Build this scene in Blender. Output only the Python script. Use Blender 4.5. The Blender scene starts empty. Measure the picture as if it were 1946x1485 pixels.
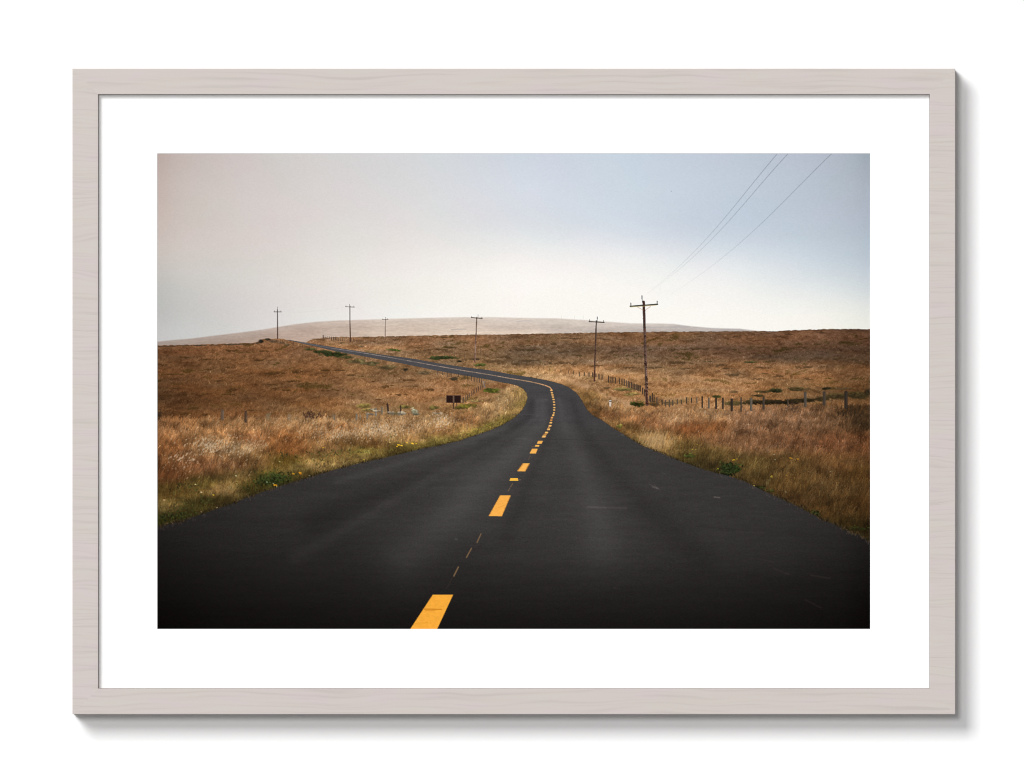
"""A landscape photograph, matted in white and framed in pale limed wood, hanging on a white wall."""
import math
import numpy as np

# ----------------------------------------------------------------------------------------------
# 1.  THE PRINTED PICTURE
#     The sheet of paper in the frame carries a printed landscape: an empty road through dry
#     grass.  paint_print() lays the inks down stroke by stroke; they become the colour attribute
#     of the sheet's mesh.  Coordinates: 1 unit = 0.5 mm, x to the right, y down.
# ----------------------------------------------------------------------------------------------
X0, Y0, PW, PH = 299, 292, 1355, 904


class Paint:
    def __init__(self):
        self.rng = np.random.default_rng(11)
        self.yy, self.xx = np.mgrid[Y0:Y0 + PH, X0:X0 + PW].astype(np.float32)
        self.im = np.zeros((PH, PW, 3), np.float32)

    # ---- tools -------------------------------------------------------------------------------
    @staticmethod
    def blur1(a, r, axis):
        a = np.moveaxis(a, axis, 0)
        p = np.concatenate([np.repeat(a[:1], r + 1, 0), a, np.repeat(a[-1:], r, 0)], 0)
        c = np.cumsum(p, 0, dtype=np.float64)
        return np.moveaxis(((c[2 * r + 1:] - c[:-2 * r - 1]) / (2 * r + 1)).astype(np.float32), 0, axis)

    def blur(self, a, r, n=3):
        for _ in range(n):
            a = self.blur1(self.blur1(a, r, 0), r, 1)
        return a

    def noise(self, sx, sy, seed):
        """smooth value noise, about -1..1, cells of sx by sy"""
        g = np.random.default_rng(seed)
        nx, ny = int(PW / sx) + 4, int(PH / sy) + 4
        v = g.uniform(-1, 1, (ny, nx)).astype(np.float32)

        def ax(n, s):
            t = np.arange(n) / s
            i = t.astype(int)
            f = (t - i).astype(np.float32)
            return i, f * f * (3 - 2 * f)
        ix, fx = ax(PW, sx)
        iy, fy = ax(PH, sy)
        r = v[:, ix] * (1 - fx) + v[:, ix + 1] * fx
        return (r[iy] * (1 - fy)[:, None] + r[iy + 1] * fy[:, None]) * 1.25

    def grid(self, xs, rows, rad):
        """colour table -> smooth field; rows = [(y, [rgb per x])]"""
        px = np.arange(X0, X0 + PW)
        py = np.arange(Y0, Y0 + PH)
        lines = np.array([[np.interp(px, xs, [c[k] for c in cols]) for k in range(3)] for _, cols in rows])
        ry = np.array([r[0] for r in rows], float)
        j = np.clip(np.searchsorted(ry, py, 'right') - 1, 0, len(ry) - 2)
        f = np.clip((py - ry[j]) / (ry[j + 1] - ry[j]), 0, 1)[:, None, None]
        a = lines[j] * (1 - f) + lines[j + 1] * f
        return self.blur(np.moveaxis(a, 1, 2).astype(np.float32), rad)

    def field(self, pts, sx, sy):
        """scattered colour samples -> smooth field (normalised Gaussian weights)"""
        q = 4
        gy, gx = np.mgrid[Y0:Y0 + PH + q:q, X0:X0 + PW + q:q].astype(np.float32)
        num = np.zeros(gx.shape + (3,), np.float32)
        den = np.full(gx.shape, 1e-9, np.float32)
        for x, y, c in pts:
            d = ((gx - x) / sx) ** 2 + ((gy - y) / sy) ** 2
            w = 1.0 / (0.15 + d) ** 2
            den += w
            num += w[..., None] * np.array(c, np.float32)
        a = num / den[..., None]
        a = np.repeat(np.repeat(a, q, 0), q, 1)[:PH, :PW]
        return self.blur(a, 3, 2)

    def window(self, xa, ya, xb, yb):
        i0, i1 = max(0, int(math.floor(ya)) - Y0), min(PH, int(math.ceil(yb)) + 1 - Y0)
        j0, j1 = max(0, int(math.floor(xa)) - X0), min(PW, int(math.ceil(xb)) + 1 - X0)
        if i1 <= i0 or j1 <= j0:
            return None
        return (slice(i0, i1), slice(j0, j1))

    def mix(self, w, m, c):
        m = m[..., None]
        self.im[w] = self.im[w] * (1 - m) + np.array(c, np.float32) * m

    def line(self, p, q, w, c, a=1.0, w2=None):
        w2 = w if w2 is None else w2
        r = max(w, w2) / 2 + 1.5
        s = self.window(min(p[0], q[0]) - r, min(p[1], q[1]) - r, max(p[0], q[0]) + r, max(p[1], q[1]) + r)
        if s is None:
            return
        x, y = self.xx[s], self.yy[s]
        dx, dy = q[0] - p[0], q[1] - p[1]
        t = np.clip(((x - p[0]) * dx + (y - p[1]) * dy) / (dx * dx + dy * dy + 1e-9), 0, 1)
        d = np.hypot(x - p[0] - t * dx, y - p[1] - t * dy)
        hw = (w + (w2 - w) * t) / 2
        m = np.clip(hw + .5 - d, 0, 1) * np.minimum(1, 2 * hw) * a
        self.mix(s, m, c)

    def curve(self, pts, w, c, a=1.0):
        for p, q in zip(pts[:-1], pts[1:]):
            self.line(p, q, w, c, a)

    def poly_mask(self, pts, ss=4):
        xs = [p[0] for p in pts]
        ys = [p[1] for p in pts]
        s = self.window(min(xs) - 1, min(ys) - 1, max(xs) + 1, max(ys) + 1)
        x, y = self.xx[s], self.yy[s]
        tot = np.zeros(x.shape, np.float32)
        offs = [(k + .5) / ss - .5 for k in range(ss)]
        for oy in offs:
            for ox in offs:
                ins = np.zeros(x.shape, bool)
                px, py = x + ox, y + oy
                for (ax, ay), (bx, by) in zip(pts, pts[1:] + pts[:1]):
                    if ay == by:
                        continue
                    c = (ay > py) != (by > py)
                    ins ^= c & (px < (bx - ax) * (py - ay) / (by - ay) + ax)
                tot += ins
        return s, tot / (ss * ss)

    def poly(self, pts, c, a=1.0, ss=4):
        s, m = self.poly_mask(pts, ss)
        self.mix(s, m * a, c)

    def blob(self, x, y, rx, ry, c, a=1.0, rough=.34, seed=0):
        """a ragged clump of foliage"""
        s = self.window(x - rx * 1.6, y - ry * 1.8, x + rx * 1.6, y + ry * 1.8)
        if s is None:
            return
        X, Y = self.xx[s], self.yy[s]
        d = np.hypot((X - x) / rx, (Y - y) / ry)
        n = self.n_fine[s] * .6 + self.n_mid[s] * .6
        m = np.clip((1.0 + rough * n - d) * 2.2, 0, 1) * a
        c = np.array(c, np.float32)
        if c[1] > c[0] - 6 and c[1] - c[2] > 18:                # living green: keep it olive
            c = c * np.array((1.0, .93, .95), np.float32)
        col = c * (1 + .30 * self.n_fine[s] + .22 * self.n_mid[s])[..., None]
        # tops of the clump catch the light, feet are dark
        col = col * (1 - .3 * np.clip((Y - y) / ry, -1, 1))[..., None]
        self.im[s] = self.im[s] * (1 - m[..., None]) + col * m[..., None]

    def strokes(self, xs, ys, ln, lean, cols, alpha, order=True, fade=.0):
        """many short blades growing up from (xs, ys)"""
        if order:
            o = np.argsort(ys, kind='stable')
            xs, ys, ln, lean, cols = xs[o], ys[o], ln[o], lean[o], cols[o]
        n = len(xs)
        B = 60
        edges = np.linspace(0, n, B + 1).astype(int)
        S = int(np.ceil(ln.max() * 1.2))
        for a, b in zip(edges[:-1], edges[1:]):
            t = np.linspace(0, 1, S)[None, :]
            X = xs[a:b, None] + lean[a:b, None] * ln[a:b, None] * t ** 1.5
            Y = ys[a:b, None] - ln[a:b, None] * t
            j = np.round(X - X0).astype(int)
            i = np.round(Y - Y0).astype(int)
            ok = (i >= 0) & (i < PH) & (j >= 0) & (j < PW)
            c = np.broadcast_to(cols[a:b, None, :], X.shape + (3,)) * (1 - fade * (1 - t))[..., None]
            i, j, c = i[ok], j[ok], c[ok]
            self.im[i, j] = self.im[i, j] * (1 - alpha) + c * alpha

    # ---- the picture -------------------------------------------------------------------------
    def run(self):
        P, rng = self, self.rng
        xx, yy = self.xx, self.yy
        self.n_fine = self.noise(3.2, 2.2, 1)
        self.n_mid = self.noise(9, 5, 2)
        px = np.arange(X0, X0 + PW)

        # sky --------------------------------------------------------------------------------
        xs = [299, 340, 450, 600, 800, 1000, 1200, 1400, 1550, 1625, 1653]
        sky = [
            (292, [(181, 169, 161), (193, 183, 177), (204, 197, 193), (211, 208, 206), (213, 215, 218), (207, 215, 225), (200, 212, 224), (193, 202, 215), (184, 191, 206), (172, 178, 192), (156, 161, 174)]),
            (350, [(190, 177, 169), (199, 189, 183), (208, 201, 197), (215, 210, 208), (218, 217, 219), (212, 219, 229), (205, 216, 227), (195, 205, 218), (188, 194, 209), (179, 185, 199), (170, 176, 190)]),
            (420, [(196, 184, 176), (203, 194, 187), (211, 204, 199), (219, 213, 210), (225, 222, 221), (218, 222, 228), (208, 217, 228), (195, 207, 221), (190, 198, 212), (183, 189, 204), (176, 183, 198)]),
            (455, [(198, 187, 180), (205, 197, 191), (212, 206, 201), (222, 216, 212), (231, 227, 224), (230, 231, 232), (220, 225, 232), (203, 212, 224), (194, 202, 216), (187, 194, 209), (180, 187, 202)]),
            (490, [(197, 189, 183), (206, 199, 193), (214, 208, 203), (226, 220, 215), (239, 234, 230), (244, 241, 238), (239, 239, 239), (223, 228, 234), (204, 212, 223), (194, 201, 214), (187, 193, 208)]),
            (530, [(193, 189, 185), (204, 199, 195), (213, 208, 203), (228, 222, 217), (243, 239, 234), (250, 246, 242), (249, 246, 243), (241, 241, 241), (222, 226, 232), (209, 213, 221), (200, 205, 215)]),
            (570, [(186, 185, 183), (197, 195, 192), (211, 207, 204), (229, 224, 220), (243, 239, 234), (249, 246, 241), (250, 247, 242), (247, 245, 241), (239, 238, 237), (229, 228, 229), (219, 219, 222)]),
            (600, [(187, 186, 184), (196, 195, 193), (210, 207, 204), (230, 226, 223), (245, 241, 237), (250, 247, 242), (251, 248, 243), (251, 247, 242), (248, 243, 238), (241, 236, 231), (233, 229, 226)]),
            (630, [(193, 193, 191), (201, 201, 199), (213, 211, 208), (231, 228, 225), (246, 243, 239), (250, 247, 243), (251, 248, 243), (252, 249, 243), (250, 245, 239), (245, 239, 233), (238, 232, 228)]),
            (660, [(197, 197, 195)] * 2 + [(214, 212, 209)] + [(231, 228, 225)] + [(248, 245, 241)] * 7),
        ]
        self.im[:] = self.grid(xs, sky, 14)
        self.im += (self.noise(170, 60, 3) * 1.3 + self.noise(60, 22, 8) * .6)[..., None]
        ch = self.noise(75, 55, 4) * 1.3 + self.noise(30, 24, 5) * .6
        self.im += np.stack([ch * .8, -ch * .35, ch * .1], -1)
        rgt = np.clip((xx - 1350) / 250, 0, 1)
        lft = np.clip((620 - xx) / 300, 0, 1) * np.clip((540 - yy) / 80, 0, 1)
        self.im += np.stack([-2 * rgt + 2.5 * lft, 1.5 * rgt - .5 * lft, -1.5 * rgt + .5 * lft], -1)
        self.im += (self.noise(4, 4, 6) * .7 + self.noise(2, 2, 7) * .8)[..., None]

        glow = np.exp(-((xx - 1060) / 360) ** 2 - ((yy - 585) / 75) ** 2)
        self.im += glow[..., None] * np.array((3.5, 3.2, 1.8), np.float32)

        # wires to the pylons, thinning out towards the bright horizon ----------------------------
        def wire(pts, dark):
            p = np.array(pts, float)
            yv = np.linspace(p[0, 1], p[-1, 1], 90)
            # smooth curve through the points
            xv = np.polyval(np.polyfit(p[:, 1], p[:, 0], 3), yv)
            for k in range(89):
                f = 1 - k / 89
                a = min(1.0, .03 + 1.05 * f ** 1.1)
                P.line((xv[k], yv[k]), (xv[k + 1], yv[k + 1]), 1.0, dark, .62 * a)
        s1 = 460 / 1946
        for w in ([(1168, 32), (1050, 175), (920, 335), (770, 520), (620, 690), (480, 835), (350, 965), (240, 1065), (110, 1160)],
                  [(1252, 32), (1130, 175), (990, 330), (830, 515), (680, 680), (520, 830), (370, 975), (250, 1063), (112, 1161)],
                  [(1602, 32), (1450, 190), (1280, 355), (1100, 535), (930, 690), (760, 840), (600, 965), (460, 1070), (300, 1165)]):
            wire([(1200 + a * s1, 285 + b * s1) for a, b in w], (112, 118, 130))
        P.line((1275, 363), (1275.4, 364), 1.2, (120, 125, 135), .6)

        # far hill ---------------------------------------------------------------------------------
        hx = [299, 330, 365, 400, 455, 500, 560, 600, 640, 700, 760, 830, 880, 930, 990, 1060, 1110, 1150, 1200, 1230, 1255, 1280, 1310, 1350, 1375, 1405, 1430, 1450, 1653]
        hy = [649, 646, 643, 638.5, 632, 626, 616, 611.5, 609, 607.2, 605.3, 603.6, 602.6, 602.6, 604, 605, 608, 611, 614.5, 614.4, 614.6, 615.5, 619.5, 623, 624, 624.6, 627.5, 630, 640]
        top = np.interp(px, hx, hy)
        m = np.clip((yy - top[None, :] + 1.2) / 2.4, 0, 1) * (.80 + .20 * np.clip((yy - top[None, :]) / 14, 0, 1))
        hill = self.field([(310, 652, (158, 146, 141)), (400, 645, (163, 149, 143)), (480, 636, (171, 156, 149)), (480, 648, (176, 160, 152)),
                           (560, 622, (180, 165, 158)), (560, 640, (188, 171, 162)), (650, 614, (193, 180, 173)), (650, 634, (198, 184, 175)),
                           (760, 610, (203, 193, 186)), (760, 622, (205, 193, 184)), (760, 636, (216, 202, 191)), (860, 608, (208, 199, 193)),
                           (880, 622, (209, 199, 191)), (880, 632, (222, 209, 199)), (960, 609, (207, 199, 194)), (960, 620, (203, 194, 189)),
                           (960, 632, (226, 212, 201)), (1020, 632, (224, 213, 204)), (1060, 612, (204, 197, 193)), (1060, 625, (196, 189, 186)),
                           (1150, 618, (200, 194, 191)), (1150, 629, (188, 183, 182)), (1230, 619, (196, 191, 190)), (1230, 628, (180, 176, 177)),
                           (1300, 625, (182, 178, 180)), (1400, 628, (168, 165, 169)), (1440, 630, (175, 172, 175))], 46, 8)
        tex = self.noise(16, 2.2, 21) * .013 + self.noise(50, 5, 22) * .013 + self.noise(5, 1.6, 23) * .018
        # soft folds of the hillside
        fold = np.exp(-((yy - 624 - 3 * np.sin((xx - 700) / 90)) / 4) ** 2) * np.clip((xx - 560) / 200, 0, 1) * np.clip((1160 - xx) / 150, 0, 1)
        hill = hill * (1 + tex * 1.5 - .014 * fold)[..., None] * np.array((1.02, .985, .945), np.float32)
        self.im = self.im * (1 - m[..., None]) + hill * m[..., None]
        P.line((858, 626), (885, 625), 1.6, (180, 170, 162), .8)
        P.line((980, 611), (1010, 608), 2, (190, 182, 178), .5)
        P.line((1220, 622), (1310, 621), 2.2, (165, 162, 164), .35)
        for x in (1067, 1091, 1108):
            P.line((x, 600), (x, 606), 1, (226, 222, 218), .6)

        # the fields -----------------------------------------------------------------------------
        fx = [299, 340, 400, 450, 488, 492, 496, 500, 512, 528, 540, 556, 568, 580, 583, 590, 600, 615, 640, 700, 760, 840, 900, 960, 1000, 1050, 1130, 1200, 1260, 1300, 1400, 1460, 1520, 1560, 1600, 1653]
        fy = [656.5, 655.5, 654, 652.5, 651, 648, 645, 644, 643.5, 643.5, 645, 647.5, 650, 652, 650, 646.5, 643.5, 641.5, 640.5, 639.8, 638.8, 636.8, 636, 635.5, 634.5, 633.5, 632, 631, 630.5, 630, 629.3, 629.3, 627.2, 625.8, 625.3, 625.3]
        ftop = np.interp(px, fx, fy) + .8 * np.interp(px, np.arange(X0, X0 + PW + 8, 4), rng.uniform(-1, 1, len(np.arange(X0, X0 + PW + 8, 4))))
        m = np.clip(yy - ftop[None, :] + .5, 0, 1)
        L = [(310, 663, (112, 76, 55)), (310, 690, (114, 76, 53)), (310, 725, (100, 66, 45)), (310, 755, (88, 58, 39)), (310, 780, (98, 64, 42)),
             (450, 665, (128, 88, 64)), (450, 690, (124, 85, 60)), (450, 720, (118, 79, 54)), (450, 750, (106, 70, 47)), (450, 778, (122, 82, 56)),
             (550, 664, (126, 89, 66)), (560, 690, (136, 94, 68)), (600, 705, (136, 94, 67)), (600, 740, (128, 87, 61)), (600, 778, (136, 95, 66)),
             (700, 695, (142, 103, 76)), (700, 728, (146, 104, 77)), (700, 760, (158, 113, 83)), (700, 785, (150, 110, 78)), (790, 715, (152, 111, 84)),
             (800, 750, (166, 120, 90)), (800, 775, (164, 121, 90)), (860, 732, (160, 116, 88)), (850, 772, (166, 124, 92))]
        R = [(600, 650, (146, 108, 84)), (640, 656, (160, 121, 95)), (700, 645, (138, 102, 80)), (720, 660, (160, 121, 95)), (800, 647, (134, 99, 78)), (800, 668, (152, 116, 91)),
             (870, 662, (136, 104, 82)), (900, 645, (130, 96, 76)), (900, 668, (128, 100, 80)), (920, 690, (150, 115, 90)), (965, 700, (176, 135, 104)), (1000, 645, (134, 99, 77)),
             (1000, 665, (110, 87, 73)), (1000, 688, (104, 82, 69)), (1020, 706, (180, 138, 106)), (1100, 642, (136, 100, 76)), (1100, 662, (108, 86, 73)),
             (1100, 684, (118, 91, 75)), (1100, 703, (148, 110, 84)), (1160, 690, (128, 94, 73)), (1200, 645, (132, 96, 74)), (1200, 665, (107, 84, 73)),
             (1200, 688, (134, 97, 74)), (1180, 715, (150, 110, 82)), (1280, 642, (130, 94, 72)), (1300, 664, (108, 82, 69)), (1300, 690, (124, 90, 69)),
             (1300, 720, (150, 107, 79)), (1300, 745, (158, 114, 84)), (1400, 642, (118, 85, 67)), (1400, 668, (101, 75, 63)), (1400, 700, (134, 94, 69)),
             (1400, 728, (142, 99, 71)), (1500, 640, (114, 81, 65)), (1500, 672, (95, 70, 58)), (1500, 703, (130, 90, 65)), (1500, 735, (126, 88, 61)),
             (1645, 640, (94, 66, 53)), (1645, 675, (78, 57, 46)), (1645, 705, (104, 71, 51)), (1645, 740, (88, 60, 40))]
        base = self.field(L + R, 60, 13)
        near = np.clip((yy - 640) / 150, 0, 1)
        # the mounds of the pasture: noise warped so that its bands arch and dip
        wy = 5 * self.noise(46, 30, 38) + 2.2 * self.noise(14, 10, 39)
        wx = 6 * self.noise(30, 12, 40)

        def warp(n, k=1.0):
            i = np.clip((yy - Y0 + wy * k).round().astype(int), 0, PH - 1)
            j = np.clip((xx - X0 + wx * k).round().astype(int), 0, PW - 1)
            return n[i, j]
        n1 = warp(self.noise(34, 6, 31))
        n2 = warp(self.noise(15, 3.8, 32))
        n3 = warp(self.noise(6, 2.4, 33), .6)
        n4 = self.noise(2.6, 1.5, 34)
        n5 = self.noise(90, 11, 35)
        lum = np.clip(1.02 + .08 * n5 + .09 * n1 + .11 * n2 + .12 * n3 + .09 * n4, .4, 1.7)
        clump = np.clip((n2 * .6 + n1 * .55 + n3 * .35 - .50) * 2.6, 0, 1) * np.clip(self.noise(60, 16, 36) * .9 + .6, .1, 1)
        tone = np.where((xx < 1000) & (yy > 664), .99, 1.05) + .17 * np.clip((yy - 672) / 26, 0, 1) * np.clip((xx - 930) / 160, 0, 1)
        tone = self.blur(tone.astype(np.float32), 8, 2)
        fld = base * tone[..., None] * lum[..., None] ** np.array((.9, 1.05, 1.3), np.float32) * np.array((.925, .90, .81), np.float32)
        fld = fld * (1 - np.array((.40, .44, .56), np.float32) * clump[..., None])
        fld[..., 1] += 5 * clump
        # redder and greener drifts
        dr = self.noise(55, 9, 37)
        fld[..., 0] *= 1 + .035 * dr
        fld[..., 2] *= 1 - .045 * dr
        self.im = self.im * (1 - m[..., None]) + fld * m[..., None]
        # fine dry blades over the whole pasture
        N = 60000
        bx = rng.uniform(X0, X0 + PW - 1, N)
        by = rng.uniform(636, 800, N)
        bi, bj = (by - Y0).astype(int), (bx - X0).astype(int)
        ok = by > ftop[bj] + 3
        bx, by, bi, bj = bx[ok], by[ok], bi[ok], bj[ok]
        dn = np.clip((by - 640) / 150, 0, 1)
        bc = fld[bi, bj] * rng.lognormal(0, .16, len(bx))[:, None] ** np.array((.9, 1.05, 1.25))
        P.strokes(bx, by, (1.4 + 3.2 * dn) * rng.uniform(.6, 1.3, len(bx)), rng.normal(.35, .6, len(bx)), bc.astype(np.float32), .5)
        # dark hedge line along the crest of the left field, thinner on the right
        for x in np.arange(299, 495, 3.2):
            y = np.interp(x, fx, fy) + 1
            if rng.random() < .8:
                P.blob(x, y + .6, rng.uniform(2, 6), rng.uniform(.9, 1.9), (66, 54, 42), .7)
        for x in np.arange(600, 1653, 7):
            y = np.interp(x, fx, fy) + .8
            if rng.random() < .55:
                P.blob(x, y, rng.uniform(3, 9), rng.uniform(.7, 1.6), (92, 72, 55), .6)
        for x, y, rx, ry, c in [(496, 648, 5, 4.5, (52, 44, 36)), (508, 645, 7, 2.6, (58, 50, 38)), (520, 648, 14, 4, (98, 76, 58)), (536, 651, 13, 3, (110, 84, 62)),
                                (545, 655, 6, 2, (70, 56, 40))]:
            P.blob(x, y, rx, ry, c, .9)
        # soft scrub and tussocks, traced
        f1 = 350 / 1946

        def t1(l, ox, oy):
            return [(ox + a * f1, oy + b * f1, c * f1, d * f1) for a, b, c, d in l]
        tufts = t1([(560, 685, 45, 14), (720, 685, 30, 10), (600, 790, 50, 12), (770, 765, 60, 12), (1270, 825, 120, 22), (1520, 810, 70, 20), (800, 590, 90, 18),
                    (1150, 595, 70, 12), (850, 1000, 80, 22), (1050, 945, 50, 16), (700, 910, 50, 12), (570, 1045, 50, 16), (330, 1055, 40, 14), (150, 1060, 120, 14), (240, 990, 60, 12),
                    (440, 1045, 40, 12), (820, 1050, 70, 12), (1280, 990, 40, 14), (1400, 1005, 40, 14), (1480, 915, 90, 18), (1710, 1085, 50, 12), (1250, 950, 60, 12), (350, 1260, 60, 26),
                    (550, 1265, 50, 18), (440, 1195, 40, 14), (200, 840, 140, 12), (100, 740, 90, 14), (1800, 860, 60, 16), (1830, 795, 40, 14), (1100, 690, 60, 10), (330, 660, 80, 10),
                    (1050, 1225, 60, 14), (80, 1100, 60, 12), (1900, 1010, 60, 12)], 290, 560)
        tufts += t1([(440, 910, 30, 14), (560, 975, 60, 14), (200, 850, 80, 12), (720, 1055, 80, 12), (640, 960, 60, 12), (480, 1110, 50, 12), (100, 800, 80, 12), (820, 900, 60, 10), (840, 965, 80, 8), (1050, 1000, 50, 14)], 630, 560)
        for x, y, rx, ry in tufts:
            P.blob(x, y, rx, ry * .8, (60, 40, 20), .66, .9)
        tufts = t1([(1200, 450, 90, 12), (1420, 590, 20, 10), (1890, 588, 25, 10), (1100, 580, 120, 16), (1500, 680, 90, 18), (950, 560, 80, 12), (1700, 700, 120, 26), (1250, 555, 60, 12), (1180, 470, 60, 8), (1850, 660, 90, 20)], 630, 560)
        tufts += t1([(560, 570, 70, 14), (680, 575, 50, 14), (460, 625, 40, 18), (240, 690, 50, 16), (100, 690, 120, 14), (580, 710, 100, 18), (1100, 710, 60, 20), (820, 645, 60, 10), (1720, 695, 70, 22),
                     (1880, 685, 60, 14), (1770, 825, 110, 20), (560, 830, 160, 26), (200, 810, 160, 24), (1250, 880, 90, 16), (900, 860, 90, 16), (1350, 770, 60, 12), (700, 750, 80, 18), (60, 840, 60, 18),
                     (1660, 545, 60, 8), (1000, 580, 50, 8), (1200, 545, 60, 8), (1900, 600, 60, 10), (1550, 880, 80, 16), (1880, 890, 60, 14)], 970, 540)
        tufts += t1([(480, 440, 50, 14), (90, 440, 60, 10), (1060, 418, 50, 12), (760, 552, 60, 10), (1150, 562, 300, 12), (1020, 608, 50, 14), (1560, 615, 60, 10), (1880, 620, 50, 12), (760, 615, 50, 10),
                     (1720, 685, 60, 16), (860, 700, 90, 14), (1380, 665, 50, 12), (1530, 680, 60, 18), (1790, 720, 60, 12), (1880, 740, 50, 16), (420, 780, 80, 9), (770, 770, 60, 16), (1215, 760, 70, 22),
                     (480, 840, 90, 24), (800, 830, 40, 10), (1240, 890, 50, 14), (700, 890, 70, 16), (100, 570, 140, 18), (950, 860, 90, 12), (1740, 520, 60, 10), (1400, 400, 70, 8), (330, 740, 50, 20), (200, 705, 50, 12)], 1310, 560)
        for x, y, rx, ry in tufts:
            P.blob(x, y, rx, ry * .75, (62, 45, 28), .58, .9)
        for x, y, rx, ry in t1([(640, 712, 90, 12)], 1310, 560):
            P.blob(x, y, rx, ry, (58, 66, 34), .8)
        # bare track / pale verge right of the bend
        for pts, w, a in (([(1080, 725), (1115, 735), (1135, 748), (1165, 760), (1200, 770)], 13, .18),):
            for k in range(4):
                P.curve(pts, w * (1 - k * .2), (192, 148, 114), a)
        P.line((1146, 697), (1149, 715), 1, (190, 150, 115), .6)

        # dark ditch behind the right-hand fence and other belts of scrub -------------------------------
        for x, y, rx, ry, c, a in [(1395, 766, 22, 5, (66, 56, 30), .8), (1430, 764, 26, 5.5, (52, 42, 24), .9), (1470, 764, 40, 5.5, (40, 32, 20), .95), (1520, 761, 34, 5, (42, 34, 20), .95),
                                   (1560, 757, 26, 5, (58, 46, 26), .85), (1590, 753, 28, 7, (60, 48, 28), .85), (1632, 752, 24, 8, (56, 46, 26), .85), (1648, 745, 8, 7, (40, 32, 20), .9),
                                   (1472, 742.5, 13, 4.2, (42, 42, 22), .95), (1448, 744, 18, 3, (58, 48, 28), .8), (1510, 739, 20, 5, (70, 56, 34), .75), (1535, 739, 10, 3, (80, 62, 40), .6),
                                   (1569, 738, 12, 3.4, (50, 44, 26), .9), (1600, 738, 22, 3, (78, 60, 38), .7), (1360, 753, 12, 3.2, (60, 66, 30), .9), (1436, 752, 16, 2.6, (46, 38, 22), .9), (1450, 765, 30, 5, (38, 30, 18), .95), (1495, 764, 34, 5, (36, 28, 17), .95), (1540, 760, 24, 4.5, (46, 36, 20), .9), (1474, 742.5, 14, 4.6, (40, 38, 22), .9), (1512, 739.5, 18, 4, (60, 48, 28), .8), (1570, 738, 13, 3.8, (44, 38, 22), .9), (1625, 749, 22, 7, (54, 42, 24), .8), (1395, 744, 10, 3, (90, 70, 46), .7)]:
            P.blob(x, y, rx, ry, c, a)
        # grass-green clumps
        for x, y, rx, ry, c in [(640, 673, 24, 4.6, (38, 44, 25)), (614, 668.5, 15, 4, (40, 43, 26)), (841, 680, 30, 4.2, (46, 54, 28)), (935, 742, 18, 6, (66, 74, 28)), (892, 772.5, 22, 6, (76, 74, 30)), (912, 693.5, 12, 3.4, (60, 70, 32)), (1211, 768.5, 17, 6, (46, 50, 20)), (496, 648, 6, 4.5, (46, 40, 32)), (509, 645.5, 8, 2.6, (52, 44, 34)), (590, 664, 13, 3.4, (58, 62, 34)), (603, 668, 12, 3.5, (46, 54, 28)), (628, 672, 26, 5.2, (38, 46, 25)), (640, 674, 22, 4.6, (44, 54, 26)), (660, 679, 14, 4, (62, 66, 36)),
                                (680, 686, 22, 5, (84, 72, 46)), (705, 690, 24, 5, (86, 76, 50)), (735, 698, 22, 5, (80, 66, 44)), (770, 702, 9, 4, (52, 44, 34)), (805, 708, 16, 5, (98, 80, 58)),
                                (747, 665, 15, 2.8, (62, 76, 34)), (755, 666, 8, 2, (74, 92, 36)), (840, 679.5, 32, 4, (52, 62, 32)), (838, 677.5, 22, 2, (66, 80, 44)), (873, 686.5, 6, 2.8, (38, 36, 26)),
                                (912, 693.5, 13, 3.4, (76, 84, 40)), (905, 682, 10, 2.5, (72, 58, 44)), (862, 719, 10, 4.6, (52, 46, 34)), (648, 651.5, 9, 2, (96, 84, 54)), (687, 658, 7, 2, (112, 90, 64)),
                                (935, 741.5, 19, 6.5, (90, 98, 36)), (928, 739, 10, 4, (68, 80, 32)), (975, 741, 6, 4.6, (96, 94, 42)), (893, 772, 24, 6.2, (94, 90, 34)), (872, 775, 12, 4, (70, 66, 28)),
                                (825, 775, 12, 5, (78, 70, 36)), (770, 773, 14, 4, (96, 84, 44)), (692, 771, 14, 5, (104, 88, 46)), (700, 779, 16, 4, (112, 92, 52)), (905, 762, 16, 2.6, (130, 106, 66)),
                                (1212, 768.5, 17, 6, (52, 56, 22)), (1206, 767, 9, 4, (44, 52, 20)), (1243, 767, 14, 6, (84, 60, 36)), (1186, 740, 26, 5, (112, 96, 54)), (1200, 749, 20, 4, (120, 98, 56)),
                                (1152, 737, 10, 2, (78, 62, 40)), (1270, 766, 18, 4, (100, 76, 48))]:
            P.blob(x, y, rx, ry, c, .9)

        # road geometry ------------------------------------------------------------------------------
        left = [(299, 1001), (322, 995), (345, 989), (380, 978), (420, 964), (470, 945), (500, 934), (540, 921), (580, 908.5), (620, 897), (655, 887), (680, 881), (720, 872), (760, 863),
                (800, 853), (840, 845), (870, 838), (900, 828), (930, 818), (955, 807), (970, 798), (982, 790), (991.6, 779.6), (999, 767), (1002, 755), (1000.5, 747), (993, 738), (981, 731.8),
                (970, 729.5), (950, 726), (936, 723), (900, 716.5), (870, 711.5), (828, 704), (792, 696.5), (760, 690), (727, 684), (690, 677), (660, 671.5), (630, 666), (600, 658.5), (581, 654.5), (566, 651), (556, 648.4)]
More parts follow.
